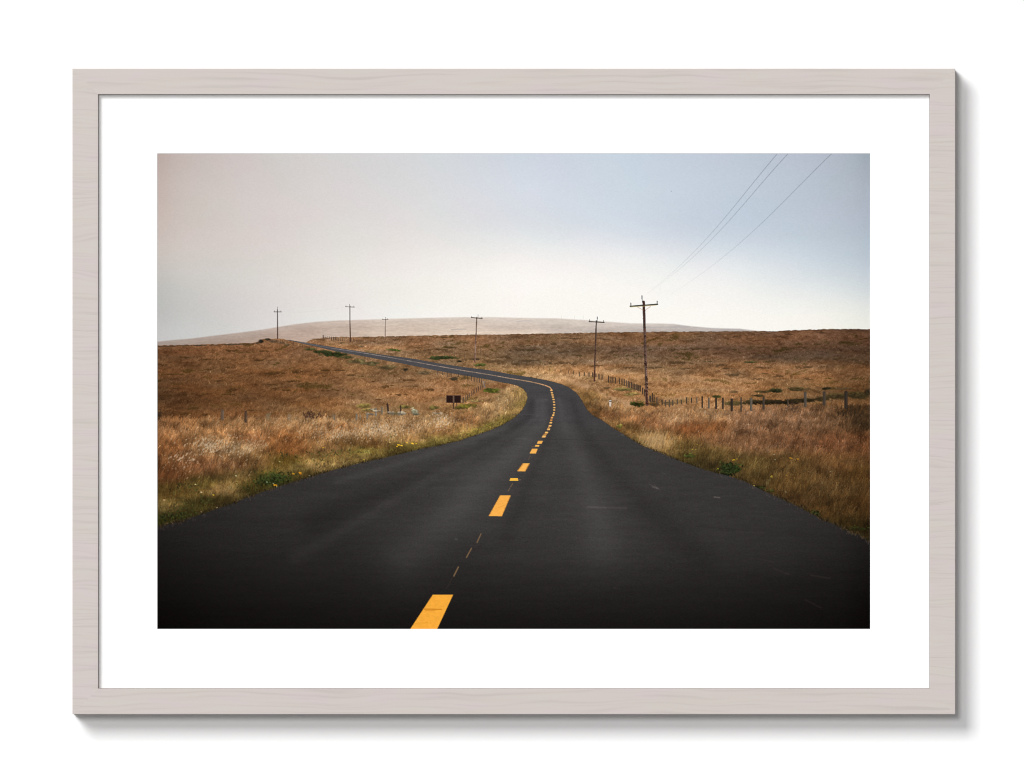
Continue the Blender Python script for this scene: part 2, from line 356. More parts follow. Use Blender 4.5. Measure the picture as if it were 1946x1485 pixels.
        right = [(541, 645.6), (552, 646.2), (560, 647.6), (581, 651), (605, 655), (630, 659), (670, 665.5), (709, 671.5), (750, 677), (788, 682), (828, 689.5), (882, 697.6), (927, 703), (970, 711), (1006, 716.5), (1042, 723.5), (1063.5, 729),
                 (1078, 735), (1092, 744), (1101, 754), (1108, 766), (1116, 780), (1126, 789), (1143, 798), (1164, 813), (1186, 826), (1218, 846), (1249, 858), (1276, 869), (1303, 880), (1331, 890), (1355, 897),
                 (1387, 905), (1411, 913), (1447, 931), (1490, 950), (1526, 967), (1562, 987), (1598, 1002), (1634, 1017), (1654, 1029)]
        roadp = left + right + [(1660, 1200), (290, 1200), (290, 1003)]

        # near grass: colour fields ----------------------------------------------------------------------
        NL = [(310, 800, (138, 96, 68)), (310, 850, (134, 88, 58)), (310, 900, (104, 64, 40)), (310, 932, (80, 62, 32)), (310, 962, (96, 80, 50)), (310, 990, (44, 44, 18)), (335, 985, (52, 46, 22)),
              (380, 805, (156, 112, 80)), (400, 850, (166, 124, 92)), (380, 885, (132, 88, 62)), (385, 918, (90, 74, 40)), (420, 928, (112, 90, 62)), (380, 960, (62, 54, 28)), (410, 950, (66, 54, 30)),
              (480, 805, (165, 122, 90)), (480, 832, (156, 106, 74)), (450, 850, (172, 136, 106)), (480, 872, (118, 86, 56)), (440, 880, (124, 86, 60)), (460, 905, (104, 84, 54)), (500, 908, (72, 66, 32)), (520, 912, (50, 54, 24)), (480, 925, (60, 52, 26)),
              (540, 832, (158, 104, 66)), (550, 852, (142, 90, 54)), (540, 874, (96, 76, 36)), (560, 888, (104, 88, 54)), (575, 900, (66, 54, 30)), (600, 884, (122, 100, 70)),
              (590, 798, (180, 138, 105)), (600, 820, (170, 124, 90)), (620, 850, (140, 104, 72)), (620, 868, (112, 92, 56)), (640, 882, (124, 102, 70)), (645, 888, (80, 66, 38)),
              (660, 800, (178, 138, 106)), (700, 805, (180, 140, 108)), (650, 808, (160, 114, 82)), (650, 825, (172, 134, 104)), (712, 818, (192, 156, 128)), (660, 838, (106, 76, 46)), (700, 840, (122, 86, 54)), (690, 856, (98, 88, 46)), (690, 866, (118, 98, 64)), (700, 873, (74, 62, 36)),
              (760, 797, (174, 134, 102)), (780, 812, (170, 130, 98)), (780, 832, (144, 110, 78)), (780, 846, (94, 84, 46)), (760, 857, (66, 56, 32)), (830, 798, (184, 146, 114)), (840, 818, (148, 108, 76)), (840, 834, (112, 98, 56)), (830, 843, (66, 60, 32)),
              (880, 790, (148, 106, 76)), (895, 800, (140, 100, 72)), (890, 814, (140, 110, 72)), (905, 822, (108, 96, 50)), (925, 790, (180, 142, 110)), (930, 808, (120, 104, 60)), (945, 775, (186, 148, 116)), (960, 757, (194, 158, 126)), (960, 797, (116, 102, 54)), (985, 757, (176, 142, 106)),
              (975, 780, (150, 122, 82)), (995, 762, (130, 112, 62)), (990, 743, (150, 122, 80)), (965, 735, (200, 160, 128)), (920, 755, (182, 140, 106))]
        NR = [(1040, 716, (180, 138, 104)), (1075, 725, (180, 138, 104)), (1090, 735, (150, 112, 80)), (1110, 757, (122, 92, 60)), (1128, 776, (126, 90, 60)), (1150, 763, (182, 140, 106)), (1180, 775, (176, 132, 98)),
              (1160, 788, (136, 92, 64)), (1200, 790, (166, 116, 83)), (1160, 802, (150, 112, 76)), (1190, 815, (116, 84, 52)), (1235, 802, (150, 100, 70)), (1230, 830, (198, 152, 108)), (1255, 840, (194, 146, 100)), (1215, 838, (110, 88, 52)), (1268, 856, (130, 100, 64)), (1280, 795, (174, 130, 100)), (1310, 812, (146, 88, 54)),
              (1290, 845, (112, 86, 50)), (1300, 868, (100, 82, 44)), (1320, 884, (70, 58, 36)), (1350, 788, (176, 132, 102)), (1350, 808, (152, 96, 60)), (1370, 832, (138, 96, 70)), (1350, 862, (106, 82, 48)), (1345, 885, (76, 60, 38)),
              (1420, 790, (158, 114, 90)), (1420, 815, (148, 104, 80)), (1420, 840, (138, 96, 72)), (1420, 880, (106, 82, 48)), (1440, 915, (82, 62, 36)), (1500, 795, (142, 102, 80)), (1500, 835, (132, 88, 64)), (1500, 880, (110, 80, 48)),
              (1500, 920, (100, 72, 42)), (1500, 946, (80, 56, 34)), (1580, 795, (124, 88, 66)), (1580, 840, (128, 82, 58)), (1580, 880, (108, 74, 46)), (1580, 920, (102, 74, 46)), (1570, 970, (80, 56, 32)), (1600, 995, (56, 42, 22)),
              (1645, 775, (84, 58, 38)), (1645, 800, (70, 50, 34)), (1645, 840, (112, 70, 46)), (1645, 900, (88, 60, 32)), (1645, 960, (80, 54, 30)), (1645, 1010, (46, 34, 18))]
        nb = self.field(NL + NR, 34, 13) * np.array((.95, .91, .81), np.float32)
        nb = nb * (1 + .10 * self.noise(30, 12, 56) + .09 * self.noise(13, 9, 57))[..., None]
        gl_x = [299, 345, 420, 480, 560, 640, 700, 760, 830, 880, 905, 925, 945, 960, 985, 1004]
        gl_y = [797, 792, 793, 795, 792, 796, 791, 789, 786, 781, 772, 758, 748, 735, 731, 733]
        gr_x = [1036, 1060, 1090, 1120, 1150, 1190, 1230, 1270, 1330, 1400, 1470, 1560, 1653]
        gr_y = [722, 723, 727, 737, 752, 770, 780, 778, 776, 776, 772, 770, 772]
        ragged = 3.5 * self.noise(11, 4000, 51)[0] + 2 * self.noise(3, 4000, 52)[0]
        gtop = np.where(px < 1015, np.interp(px, gl_x, gl_y), np.interp(px, gr_x, gr_y))
        hide = (px > 1004) & (px < 1040)
        gtop = np.where(hide, 2000, gtop) + ragged
        s, rm = self.poly_mask(roadp, 2)
        road = np.zeros((PH, PW), np.float32)
        road[s] = rm
        gm = np.clip((yy - gtop[None, :]) / 6 + .3, 0, 1)
        tx = 1 + .10 * self.noise(24, 9, 53) + .12 * self.noise(6, 6, 54) + .10 * self.n_fine
        self.im = self.im * (1 - gm[..., None]) + nb * tx[..., None] * gm[..., None]


        # blades ------------------------------------------------------------------------------------------
        N = 64000
        gx = rng.uniform(X0 - 6, X0 + PW, N)
        gy = rng.uniform(735, 1034, N)
        ji = np.clip((gx - X0).astype(int), 0, PW - 1)
        ii = np.clip((gy - Y0).astype(int), 0, PH - 1)
        ok = (gm[ii, ji] > .6) & (road[ii, ji] < .5)
        gx, gy, ii, ji = gx[ok], gy[ok], ii[ok], ji[ok]
        depth = np.clip((gy - 735) / 230, 0, 1)
        # short turf beside the asphalt, tall grass away from it
        edge_l = np.interp(gx, [p[0] for p in left[:24]], [p[1] for p in left[:24]])
        edge_r = np.interp(gx, [p[0] for p in right[20:]], [p[1] for p in right[20:]])
        gap = np.where(gx < 1015, edge_l - gy, edge_r - gy)
        tall = np.clip((gap - (6 + 42 * depth)) / (10 + 26 * depth), 0, 1)
        tall = np.where(gx > 1015, np.clip(gap / (8 + 20 * depth), 0, 1), tall)
        ln = (2.2 + 4 * depth) * (1 - tall) + (3 + 13 * depth) * tall
        ln = ln * rng.uniform(.55, 1.35, len(gx))
        lean = rng.normal(.30, .28, len(gx)) * (.5 + .5 * tall) + rng.normal(0, .25, len(gx)) * (1 - tall)
        mid = np.clip((gy - ln * .5 - Y0).astype(int), 0, PH - 1)
        c = nb[mid, ji].copy()
        k = rng.lognormal(.0, .18, len(gx))
        k = k * np.clip(1 + .26 * self.noise(6, 8, 58)[ii, ji] + .12 * self.noise(14, 10, 59)[ii, ji], .45, 1.6)
        c = c * k[:, None] ** np.array((.9, 1.05, 1.28))
        hue = rng.normal(0, .05, len(gx))
        c[:, 0] *= 1 + hue
        c[:, 2] *= 1 - hue * 1.2
        P.strokes(gx, gy, ln, lean, c.astype(np.float32), .5, fade=.28)
        self.furniture_back()
        # low leafy weeds along the left shoulder
        for cx, cy, n, sx, sy in [(520, 908, 130, 30, 9), (335, 985, 120, 30, 12), (300, 985, 60, 14, 14), (365, 960, 80, 30, 12), (395, 950, 70, 24, 9), (345, 925, 80, 40, 9), (600, 880, 50, 50, 8),
                                  (655, 860, 90, 60, 6), (880, 828, 160, 34, 5), (915, 818, 140, 26, 5), (940, 808, 80, 16, 5), (850, 838, 80, 26, 4), (745, 855, 60, 30, 5), (700, 866, 50, 40, 6), (955, 798, 50, 12, 6), (470, 925, 60, 24, 7),
                                  (745, 829, 30, 8, 6), (540, 865, 40, 26, 6)]:
            for _ in range(int(n * (.5 if cx < 700 else .32))):
                x, y = rng.normal(cx, sx * .6), rng.normal(cy, sy * .6)
                e = np.interp(x, [p[0] for p in left[:24]], [p[1] for p in left[:24]])
                if y > e - 1 or x > 985:
                    continue
                g = rng.uniform(.55, 1.5)
                far = np.clip((x - 600) / 300, 0, 1)
                c = (np.array((54, 55, 27)) * (1 - far) + np.array((92, 82, 44)) * far) * g
                P.line((x, y), (x + rng.uniform(-2.5, 2.5), y - rng.uniform(.5, 3)), rng.uniform(1, 2.6) * (1 - .4 * far), c, .62)
        # dark, crumbly lip between turf and asphalt
        for e, lo in ((left[:30], 0), (right[14:], 1)):
            ex = np.array([p[0] for p in e], float)
            ey = np.array([p[1] for p in e], float)
            ds = np.concatenate([[0], np.cumsum(np.hypot(np.diff(ex), np.diff(ey)))])
            for d in np.arange(0, ds[-1], 1.3):
                x, y = np.interp(d, ds, ex), np.interp(d, ds, ey)
                z = np.clip((y - 720) / 250, .06, 1)
                if rng.random() < .75:
                    r = rng.uniform(.8, 6.5) * z
                    P.line((x + rng.uniform(-2, 2) * z, y + rng.uniform(-3, 2.2) * z), (x + rng.uniform(-3, 3) * z, y - r), rng.uniform(1, 3) * max(z, .4),
                           np.array((44, 36, 22)) * rng.uniform(.5, 1.7), .6)

        # right-hand clump with yellow flowers, pale tussock, thistles, dark twigs
        for x, y, rx, ry, c in [(1384, 890, 19, 11, (40, 52, 20)), (1382, 893, 15, 9, (30, 40, 16)), (1380, 900, 13, 5, (20, 22, 11)), (1520 - 1000 + 8, 906, 20, 6, (44, 54, 24)), (505, 912, 16, 6, (40, 46, 22)), (1398, 892, 9, 8, (38, 52, 20)), (1350, 893, 10, 3, (56, 56, 24)), (1312, 866, 8, 4, (62, 70, 30)), (1175, 810, 8, 4, (104, 94, 44)), (1228, 846, 8, 3, (74, 80, 36)), (1465, 932, 8, 3, (54, 54, 24)), (1545, 976, 14, 4, (46, 50, 20)), (1632, 1004, 16, 4, (40, 44, 18))]:
            P.blob(x, y, rx, ry, c, .9, .8)
        for cx, cy, sx, sy, n in [(1386, 889, 8, 4.5, 190), (1380, 897, 8, 3, 60), (522, 907, 16, 5, 170), (505, 915, 12, 4, 70), (345, 982, 22, 6, 70), (1440, 926, 8, 2, 24), (1545, 976, 8, 2.5, 30)]:
            for _ in range(n):
                x, y = rng.normal(cx, sx), rng.normal(cy, sy)
                if cx < 1000 and y > np.interp(x, [p[0] for p in left[:24]], [p[1] for p in left[:24]]) - 1:
                    continue
                if cx > 1000 and y > np.interp(x, [p[0] for p in right], [p[1] for p in right]) + 2:
                    continue
                P.line((x, y), (x + rng.uniform(-2.5, 2.5), y - rng.uniform(0, 2.5)), rng.uniform(1.2, 3), np.array((44, 50, 24)) * rng.uniform(.4, 1.45), .75)
        for _ in range(260):
            x, y = rng.normal(1243, 15), rng.normal(842, 8)
            if y > 836 + (x - 1225) * .45 + 14:
                continue
            P.line((x, y), (x + rng.uniform(1, 6), y - rng.uniform(5, 13)), 1.1, np.array((196, 150, 102)) * rng.uniform(.72, 1.12), .5)
        for _ in range(150):
            x, y = rng.normal(1625, 20), rng.normal(788, 12)
            P.line((x, y), (x + rng.uniform(-1, 5), y - rng.uniform(3, 9)), 1.3, np.array((58, 42, 28)) * rng.uniform(.6, 1.3), .55)
        for _ in range(70):
            x, y = rng.normal(1504, 9), rng.uniform(764, 784)
            P.line((x, y), (x + rng.uniform(-1, 3), y - rng.uniform(1, 4)), 1.2, np.array((62, 44, 34)) * rng.uniform(.7, 1.4), .65)
        for _ in range(60):
            x, y = rng.normal(592, 8), rng.normal(791, 4)
            P.line((x, y), (x + rng.uniform(-1, 2), y - rng.uniform(1, 3.5)), 1.7, np.array((70, 46, 36)) * rng.uniform(.7, 1.3), .75)
        for _ in range(24):
            x, y = rng.normal(510, 3), rng.normal(790, 3)
            P.line((x, y), (x, y - 2), 1.2, (118, 104, 82), .6)

        # seed heads
        def seeds(cx, cy, sx, sy, n, c, r0, r1, a=.85):
            for _ in range(n):
                x, y = rng.normal(cx, sx), rng.normal(cy, sy)
                r = rng.uniform(r0, r1)
                P.line((x, y), (x + r * .8, y - r * .9), r, np.array(c) * rng.uniform(.74, 1.02), a * .85)
        seeds(400, 846, 16, 7, 95, (212, 182, 154), 1.0, 2.2, .75)
        seeds(395, 850, 34, 13, 70, (214, 180, 150), 1.0, 2.2, .7)
        seeds(440, 855, 24, 9, 50, (216, 184, 154), 1.0, 2.2, .75)
        seeds(350, 868, 16, 7, 40, (218, 184, 156), 1.2, 2.2, .7)
        seeds(485, 846, 14, 6, 36, (214, 178, 146), 1.1, 2.2, .7)
        seeds(450, 838, 50, 8, 40, (206, 168, 134), 1.0, 1.9, .6)
        seeds(345, 890, 28, 12, 50, (190, 152, 124), .9, 1.9, .5)
        seeds(455, 880, 26, 12, 50, (186, 154, 126), .9, 1.8, .5)
        seeds(590, 816, 34, 9, 120, (206, 170, 136), .9, 1.9, .6)
        seeds(645, 824, 24, 7, 150, (216, 186, 160), .8, 1.7, .6)
        seeds(712, 815, 18, 8, 160, (226, 198, 172), .8, 1.8, .65)
        seeds(760, 812, 22, 9, 120, (222, 190, 162), .8, 1.7, .6)
        seeds(838, 801, 10, 8, 110, (232, 204, 178), .8, 1.7, .65)
        seeds(800, 806, 40, 10, 130, (214, 178, 146), .8, 1.5, .5)
        seeds(865, 800, 16, 9, 70, (206, 168, 136), .8, 1.5, .5)
        seeds(545, 800, 40, 6, 90, (196, 156, 124), .8, 1.6, .5)
        seeds(1250, 838, 22, 7, 40, (224, 184, 140), .8, 1.4, .4)
        seeds(1400, 806, 50, 14, 80, (190, 150, 124), .8, 1.5, .4)
        seeds(1500, 830, 60, 24, 80, (176, 134, 108), .8, 1.5, .35)
        seeds(1560, 900, 50, 30, 60, (150, 118, 88), .8, 1.6, .35)
        s8 = lambda a, b: (1310 + a * f1, 780 + b * f1)
        s5 = lambda a, b: (290 + a * f1, 780 + b * f1)
        s6 = lambda a, b: (630 + a * f1, 740 + b * f1)
        Yl, Og, Wh = (226, 178, 44), (226, 152, 36), (224, 212, 180)
        for (x, y), c, r in [(s8(470, 520), (214, 164, 32), 4.2), (s8(455, 525), Yl, 2.6), (s8(500, 512), Yl, 2.2), (s8(300, 615), (186, 164, 40), 3), (s8(1065, 500), Og, 3.4), (s8(1080, 506), Og, 2.4), (s8(1142, 512), Og, 3.6), (s8(1115, 522), (210, 150, 90), 2), (s8(865, 700), (206, 172, 60), 4), (s8(870, 690), Yl, 2.2),
                             (s8(1025, 685), (200, 150, 40), 2.2), (s8(680, 795), (226, 190, 110), 3), (s8(30, 410), (200, 178, 60), 2.4), (s8(80, 360), (190, 156, 50), 2.2), (s8(65, 410), (190, 164, 60), 2.2), (s8(893, 465), (190, 180, 150), 2.6), (s8(905, 518), (180, 176, 140), 2.2), (s8(1490, 645), (170, 140, 100), 2.4), (s8(1400, 765), (170, 140, 104), 2.4),
                             (s8(620, 148), (206, 172, 140), 2.6), (s8(92, 218), (206, 170, 140), 2.2), (s8(1018, 860), (170, 160, 130), 2.2),
                             (s5(1555, 655), Og, 5), (s5(1560, 668), (226, 140, 30), 4), (s5(1485, 668), (214, 150, 36), 4.4), (s5(1295, 790), (232, 158, 30), 6), (s5(1285, 785), Og, 4), (s5(1310, 808), Wh, 2.4), (s5(1272, 770), Wh, 2.2), (s5(1800, 390), (220, 166, 40), 3.4), (s5(640, 892), (206, 166, 50), 3.6),
                             (s5(450, 780), (226, 214, 150), 3.2), (s5(878, 690), (204, 196, 150), 3.2), (s5(512, 862), (214, 194, 156), 3.4), (s5(1205, 755), (150, 176, 130), 3), (s5(1655, 688), (176, 176, 160), 2.8), (s5(680, 1025), (150, 124, 100), 3.6), (s5(515, 1070), (140, 112, 84), 3.6), (s5(120, 945), (170, 140, 108), 4), (s5(1340, 540), (190, 196, 130), 2.4),
                             (s6(705, 585), Yl, 4.6), (s6(737, 592), Yl, 4), (s6(690, 602), Yl, 3), (s6(795, 562), Yl, 2.8), (s6(850, 568), Yl, 4.2), (s6(858, 574), Yl, 3), (s6(892, 568), Yl, 2.8), (s6(575, 535), (206, 190, 90), 2.4), (s6(615, 560), (204, 190, 110), 2.4), (s6(340, 740), (206, 190, 60), 2.2), (s6(795, 430), (196, 130, 60), 2.6)]:
            P.line((x - r * .3, y), (x + r * .3, y + .2), r * .5, np.array(c) * .93, .85)
        for _ in range(60):
            x = rng.uniform(870, 955)
            y = np.interp(x, [p[0] for p in left[:24]], [p[1] for p in left[:24]]) - rng.uniform(3, 13)
            P.line((x, y), (x + 1, y - .4), 1.3, np.array((150, 138, 56)) * rng.uniform(.8, 1.15), .5)

        # the film's muted greens and rusts
        lu = (self.im * np.array((.3, .59, .11), np.float32)).sum(-1, keepdims=True)
        gr = m[..., None] * np.clip((yy - 655) / 30, .4, 1)[..., None]
        verge = np.exp(-((yy - np.interp(xx, [300, 420, 560, 700, 840, 930], [955, 925, 884, 860, 832, 806])) / 13) ** 2) * np.clip((940 - xx) / 60, 0, 1)
        muted = (lu + .95 * (self.im - lu)) * np.array((1.025, 1.04, 1.0), np.float32) * (1 + .22 * verge)[..., None] + np.array((4, 1.5, 0), np.float32) * verge[..., None]
        muted = muted * (1 - np.array((.05, .025, .0), np.float32) * np.clip((xx - 1100) / 150, 0, 1)[..., None])
        self.im = self.im * (1 - gr) + muted * gr

        # asphalt ---------------------------------------------------------------------------------------
        rx = [299, 420, 520, 640, 760, 880, 1000, 1120, 1240, 1360, 1480, 1600, 1653]

        def row(*v):
            return [(a + 1.6, a - 1.2, a - 1.8) for a in v]
        rt = [(640, [(86, 82, 83)] * 13), (690, [(76, 74, 76)] * 13), (720, [(71, 70, 72)] * 13), (750, [(70, 68, 69)] * 13), (790, [(67, 64, 65)] * 13),
              (830, row(60, 60, 60, 60, 62, 66, 67, 64, 60, 56, 54, 50, 46)),
              (870, row(50, 50, 50, 54, 60, 66, 64, 63, 60, 54, 50, 46, 42)),
              (910, row(42, 44, 48, 54, 57, 66, 62, 62, 58, 56, 53, 46, 42)),
              (960, row(38, 42, 48, 50, 54, 62, 58, 62, 56, 55, 52, 44, 38)),
              (1010, row(30, 38, 43, 45, 53, 55, 56, 60, 54, 52, 48, 40, 30)),
              (1060, row(24, 32, 36, 39, 47, 46, 50, 53, 48, 46, 42, 34, 24)),
              (1110, row(18, 25, 29, 32, 36, 37, 39, 40, 38, 35, 31, 25, 17)),
              (1150, row(13, 19, 23, 26, 29, 30, 31, 31, 30, 28, 25, 20, 12)),
              (1200, row(7, 12, 15, 18, 20, 21, 22, 22, 21, 20, 17, 13, 7))]
        rd = self.grid(rx, rt, 9)
        add = np.zeros((PH, PW), np.float32)

        def soft(pts, w, v):
            for (ax, ay), (bx, by) in zip(pts[:-1], pts[1:]):
                dx, dy = bx - ax, by - ay
                t = np.clip(((xx - ax) * dx + (yy - ay) * dy) / (dx * dx + dy * dy), 0, 1)
                d = np.hypot(xx - ax - t * dx, yy - ay - t * dy)
                ww = w[0] + (w[1] - w[0]) * np.clip((yy - 740) / 350, 0, 1)
                e = np.exp(-(d / ww) ** 2) * v
                np.copyto(add, np.where(np.abs(e) > np.abs(add - tmp), tmp + e, add))
        for pts, w, v in [([(1030, 762), (1032, 800), (1005, 830), (965, 870), (905, 930), (850, 985), (770, 1060)], (5, 46), 5.5),
                          ([(1010, 762), (1006, 790), (960, 830), (880, 870), (760, 920), (600, 985)], (4, 34), -4.2),
                          ([(1020, 760), (1020, 790), (990, 815), (930, 850), (830, 900), (690, 985), (560, 1060)], (3, 14), 3.5),
                          ([(1062, 760), (1070, 800), (1090, 850), (1110, 900), (1130, 960), (1150, 1040)], (4, 42), 4.5),
                          ([(1086, 760), (1100, 800), (1130, 850), (1170, 900), (1225, 960), (1330, 1060)], (4, 34), -3.2),
                          ([(960, 812), (880, 842), (760, 880), (640, 915)], (4, 10), 4),
                          ([(1045, 780), (1045, 820), (1030, 860), (1010, 900), (990, 950), (960, 1020)], (4, 20), -3)]:
            tmp = add.copy()
            soft(pts, w, v)
        grain = self.noise(2.2, 1.5, 61) * 1.5 + self.noise(1.3, 1.1, 62) * 2.0 + self.noise(60, 5, 63) * 1.3 + self.noise(14, 3, 64) * 1.1 + self.noise(120, 24, 65) * 1.2
        rd = rd + (add * 1.7 + grain * np.clip(rd[..., 0] / 55, .4, 1.1))[..., None]
        self.im = self.im * (1 - road[..., None]) + rd * road[..., None]
        # scuffs and pale marks on the surface
        for a, b, w, c, al in [((1116, 963.5), (1150, 964.5), 2.4, (112, 104, 102), .5), ((1150, 964.5), (1190, 965.5), 2.2, (96, 90, 88), .4), ((1240, 925), (1250, 928), 2, (122, 114, 108), .55), ((1234, 920), (1252, 930), 1.4, (96, 90, 88), .5), ((1248, 929), (1244, 921), 1.2, (110, 104, 98), .4),
                               ((1357, 944.5), (1367, 945.5), 1.8, (136, 128, 122), .65), ((980, 833), (1000, 834), 1.4, (98, 96, 96), .5), ((1036, 759), (1040, 760), 1.6, (110, 106, 100), .5), ((972, 787), (1014, 788), 1.4, (90, 90, 93), .4), ((1180, 826), (1184, 827), 1.6, (104, 104, 100), .6),
                               ((865, 1024.5), (868, 1025), 2.4, (92, 92, 92), .6), ((1470, 1080), (1500, 1092), 2.2, (62, 56, 54), .4), ((1530, 1140), (1560, 1155), 2.4, (54, 46, 44), .45), ((1540, 1093), (1576, 1099), 2, (66, 58, 50), .45), ((1440, 1062), (1470, 1068), 2, (66, 60, 60), .35),
                               ((1376, 1195), (1388, 1195), 2.4, (80, 70, 66), .6), ((1166, 1117), (1171, 1118), 2, (66, 62, 60), .5), ((1255, 897), (1264, 901), 1.2, (96, 92, 92), .35),
                               ((1030, 834), (1180, 838), 1.0, (48, 46, 47), .5), ((1050, 938), (1180, 941), 1.0, (50, 46, 46), .35), ((620, 985), (700, 987), 1, (36, 33, 33), .4), ((1320, 1000), (1420, 1008), 1.2, (40, 36, 37), .4)]:
            P.line(a, b, w, c, al * .45)
            P.line(a, b, w * 2, c, al * .25)

        # grass and grit creeping over the edges
        for e, sg in ((left[:30], 1), (right[14:], -1)):
            ex = np.array([p[0] for p in e], float)
            ey = np.array([p[1] for p in e], float)
            ds = np.concatenate([[0], np.cumsum(np.hypot(np.diff(ex), np.diff(ey)))])
            for d in np.arange(0, ds[-1], .8):
                x, y = np.interp(d, ds, ex), np.interp(d, ds, ey)
                z = np.clip((y - 715) / 260, .08, 1)
                w = .5 + .5 * math.sin(d * .11 + 3 * math.sin(d * .031))
                if rng.random() < .5 * w + .12:
                    yy0 = y + rng.uniform(-1.5, 4.2 * w + .6) * z
                    c = np.array([(50, 38, 20), (76, 60, 36), (40, 36, 19), (30, 24, 18), (84, 66, 44)][rng.integers(5)]) * rng.uniform(.7, 1.25)
                    P.line((x, yy0), (x + rng.uniform(-3, 3) * z, yy0 - rng.uniform(1, 5) * z), max(.8, rng.uniform(.8, 2.4) * z), c, .7)
            for d in rng.uniform(0, ds[-1], 160):
                x, y = np.interp(d, ds, ex), np.interp(d, ds, ey)
                z = np.clip((y - 715) / 260, .08, 1)
                P.line((x, y + rng.uniform(1, 9) * z), (x + 1.2 * z, y + rng.uniform(1, 9) * z), 1.1, np.array((88, 76, 68)) * rng.uniform(.6, 1.3), .35)
        # road markings -----------------------------------------------------------------------------------
        tan = (176, 152, 134)
        cl = [(630, 661.6), (684, 669.7), (738, 678.7), (788, 687.7), (828, 695), (882, 704.4), (936, 713), (970, 719.3), (988, 722), (1006, 725), (1024, 729), (1036.5, 732.5), (1044.6, 736), (1049, 742)]
        for k, (p, q) in enumerate(zip(cl[:-1], cl[1:])):
            f = k / 12
            c = np.array((158, 150, 150)) * (1 - f) + np.array((226, 168, 112)) * f
            n = 7
            for j in range(n):
                a = (p[0] + (q[0] - p[0]) * j / n, p[1] + (q[1] - p[1]) * j / n)
                b = (p[0] + (q[0] - p[0]) * (j + 1) / n, p[1] + (q[1] - p[1]) * (j + 1) / n)
                P.line(a, b, 1.15 + .75 * f, c * rng.uniform(.82, 1.06), rng.uniform(.5, .92))
        P.curve([(566, 649.5), (600, 656.3), (630, 661.6)], 1.0, (128, 122, 122), .55)
        Y1, Y2, Y3 = (253, 178, 66), (252, 182, 88), (250, 188, 106)
        deep = (214, 138, 40)
        # dots beyond the crest, then the dashes as they come nearer
        for x, y in [(1047, 741.8), (1048.3, 746.3), (1049.4, 750.4), (1050.3, 754.4), (1051.5, 759), (1052.2, 764), (1052.7, 769), (1053, 774.5), (1052.7, 779)]:
            P.line((x - .9, y), (x + .9, y), 2.5, Y3, .95)
        for q, c in [([(1051, 783), (1054, 783), (1053, 786), (1050.5, 786)], Y3), ([(1049.5, 787), (1053.4, 787), (1052.3, 790.4), (1048.6, 790.4)], Y3),
                     ([(1046.6, 792), (1051, 792), (1050, 795.2), (1046, 795.2)], (224, 160, 92)), ([(1045.6, 797), (1049.6, 797), (1048.8, 799.6), (1044.8, 799.6)], (222, 148, 74)), ([(1044.4, 801.8), (1049.2, 801.8), (1048.2, 804.6), (1043.4, 804.6)], Y3),
                     ([(1042.8, 807.6), (1048, 807.6), (1046.6, 810.8), (1041.4, 810.8)], Y3), ([(1040.8, 811.6), (1044, 811.6), (1043.6, 812.8), (1040.4, 812.8)], (220, 150, 84)), ([(1040, 814), (1045.4, 814), (1044.2, 817.2), (1038.7, 817.2)], Y3),
                     ([(1036, 820.2), (1041.8, 820.6), (1040, 823.4), (1034.6, 823.4)], Y3), ([(1033, 824.4), (1038.8, 824.4), (1038, 826), (1031.8, 826)], (226, 156, 76)), ([(1031, 827.5), (1037.7, 827.5), (1035.6, 831.2), (1028.8, 831.2)], Y3),
                     ([(1022.2, 837.8), (1031.4, 837.8), (1028.6, 843.2), (1019.6, 843.2)], Y2), ([(1017.2, 845.6), (1024.6, 845.6), (1023.6, 848.8), (1015.6, 848.8)], Y2),
                     ([(1010.6, 852.8), (1021.4, 852.8), (1017.8, 861.8), (1005.8, 861.8)], Y2), ([(993.4, 880.4), (1006.4, 880.4), (997.4, 895.8), (982.6, 895.4)], Y2),
                     ([(969.6, 908.4), (983.6, 908.4), (984.6, 913.6), (967.6, 913.6)], (250, 186, 70)), ([(950, 941.2), (970.2, 941.2), (953.2, 981), (928.2, 980.6)], (253, 178, 80)),
                     ([(822, 1130), (860.6, 1130), (829.5, 1197), (778, 1197)], (253, 175, 62))]:
            s, m = self.poly_mask(q)
            m = m * (.985 + .015 * self.n_fine[s])
            col = np.array(c, np.float32) * (1 + .008 * self.n_fine[s] + .014 * self.n_mid[s])[..., None]
            self.im[s] = self.im[s] * (1 - m[..., None]) + col * m[..., None]
        # worn edges and a scrape across the nearest dash
        P.line((806, 1157.5), (838, 1158), 2.6, (196, 118, 26), .65)
        P.line((808, 1160.5), (826, 1160), 2.0, (206, 130, 34), .5)
        P.line((786, 1185), (812, 1183), 1.6, (222, 148, 40), .5)
        for p, q in (((822, 1130), (778, 1197)), ((860.6, 1130), (829.5, 1197)), ((950, 941), (928.3, 980.6)), ((970.2, 941), (953.2, 981)), ((993.4, 880.4), (982.6, 895.6)), ((1006.4, 880.4), (997.4, 895.6))):
            for k in range(26):
                t = rng.random()
                x, y = p[0] + (q[0] - p[0]) * t, p[1] + (q[1] - p[1]) * t
                P.line((x - .8, y), (x + .8, y), 1.2, np.array((200, 128, 50)) * rng.uniform(.6, 1.1), .3)
        P.line((940, 967), (958, 960), 1.2, (230, 154, 56), .5)
        P.line((1010, 849.5), (1016, 848.5), .8, (170, 110, 60), .6)
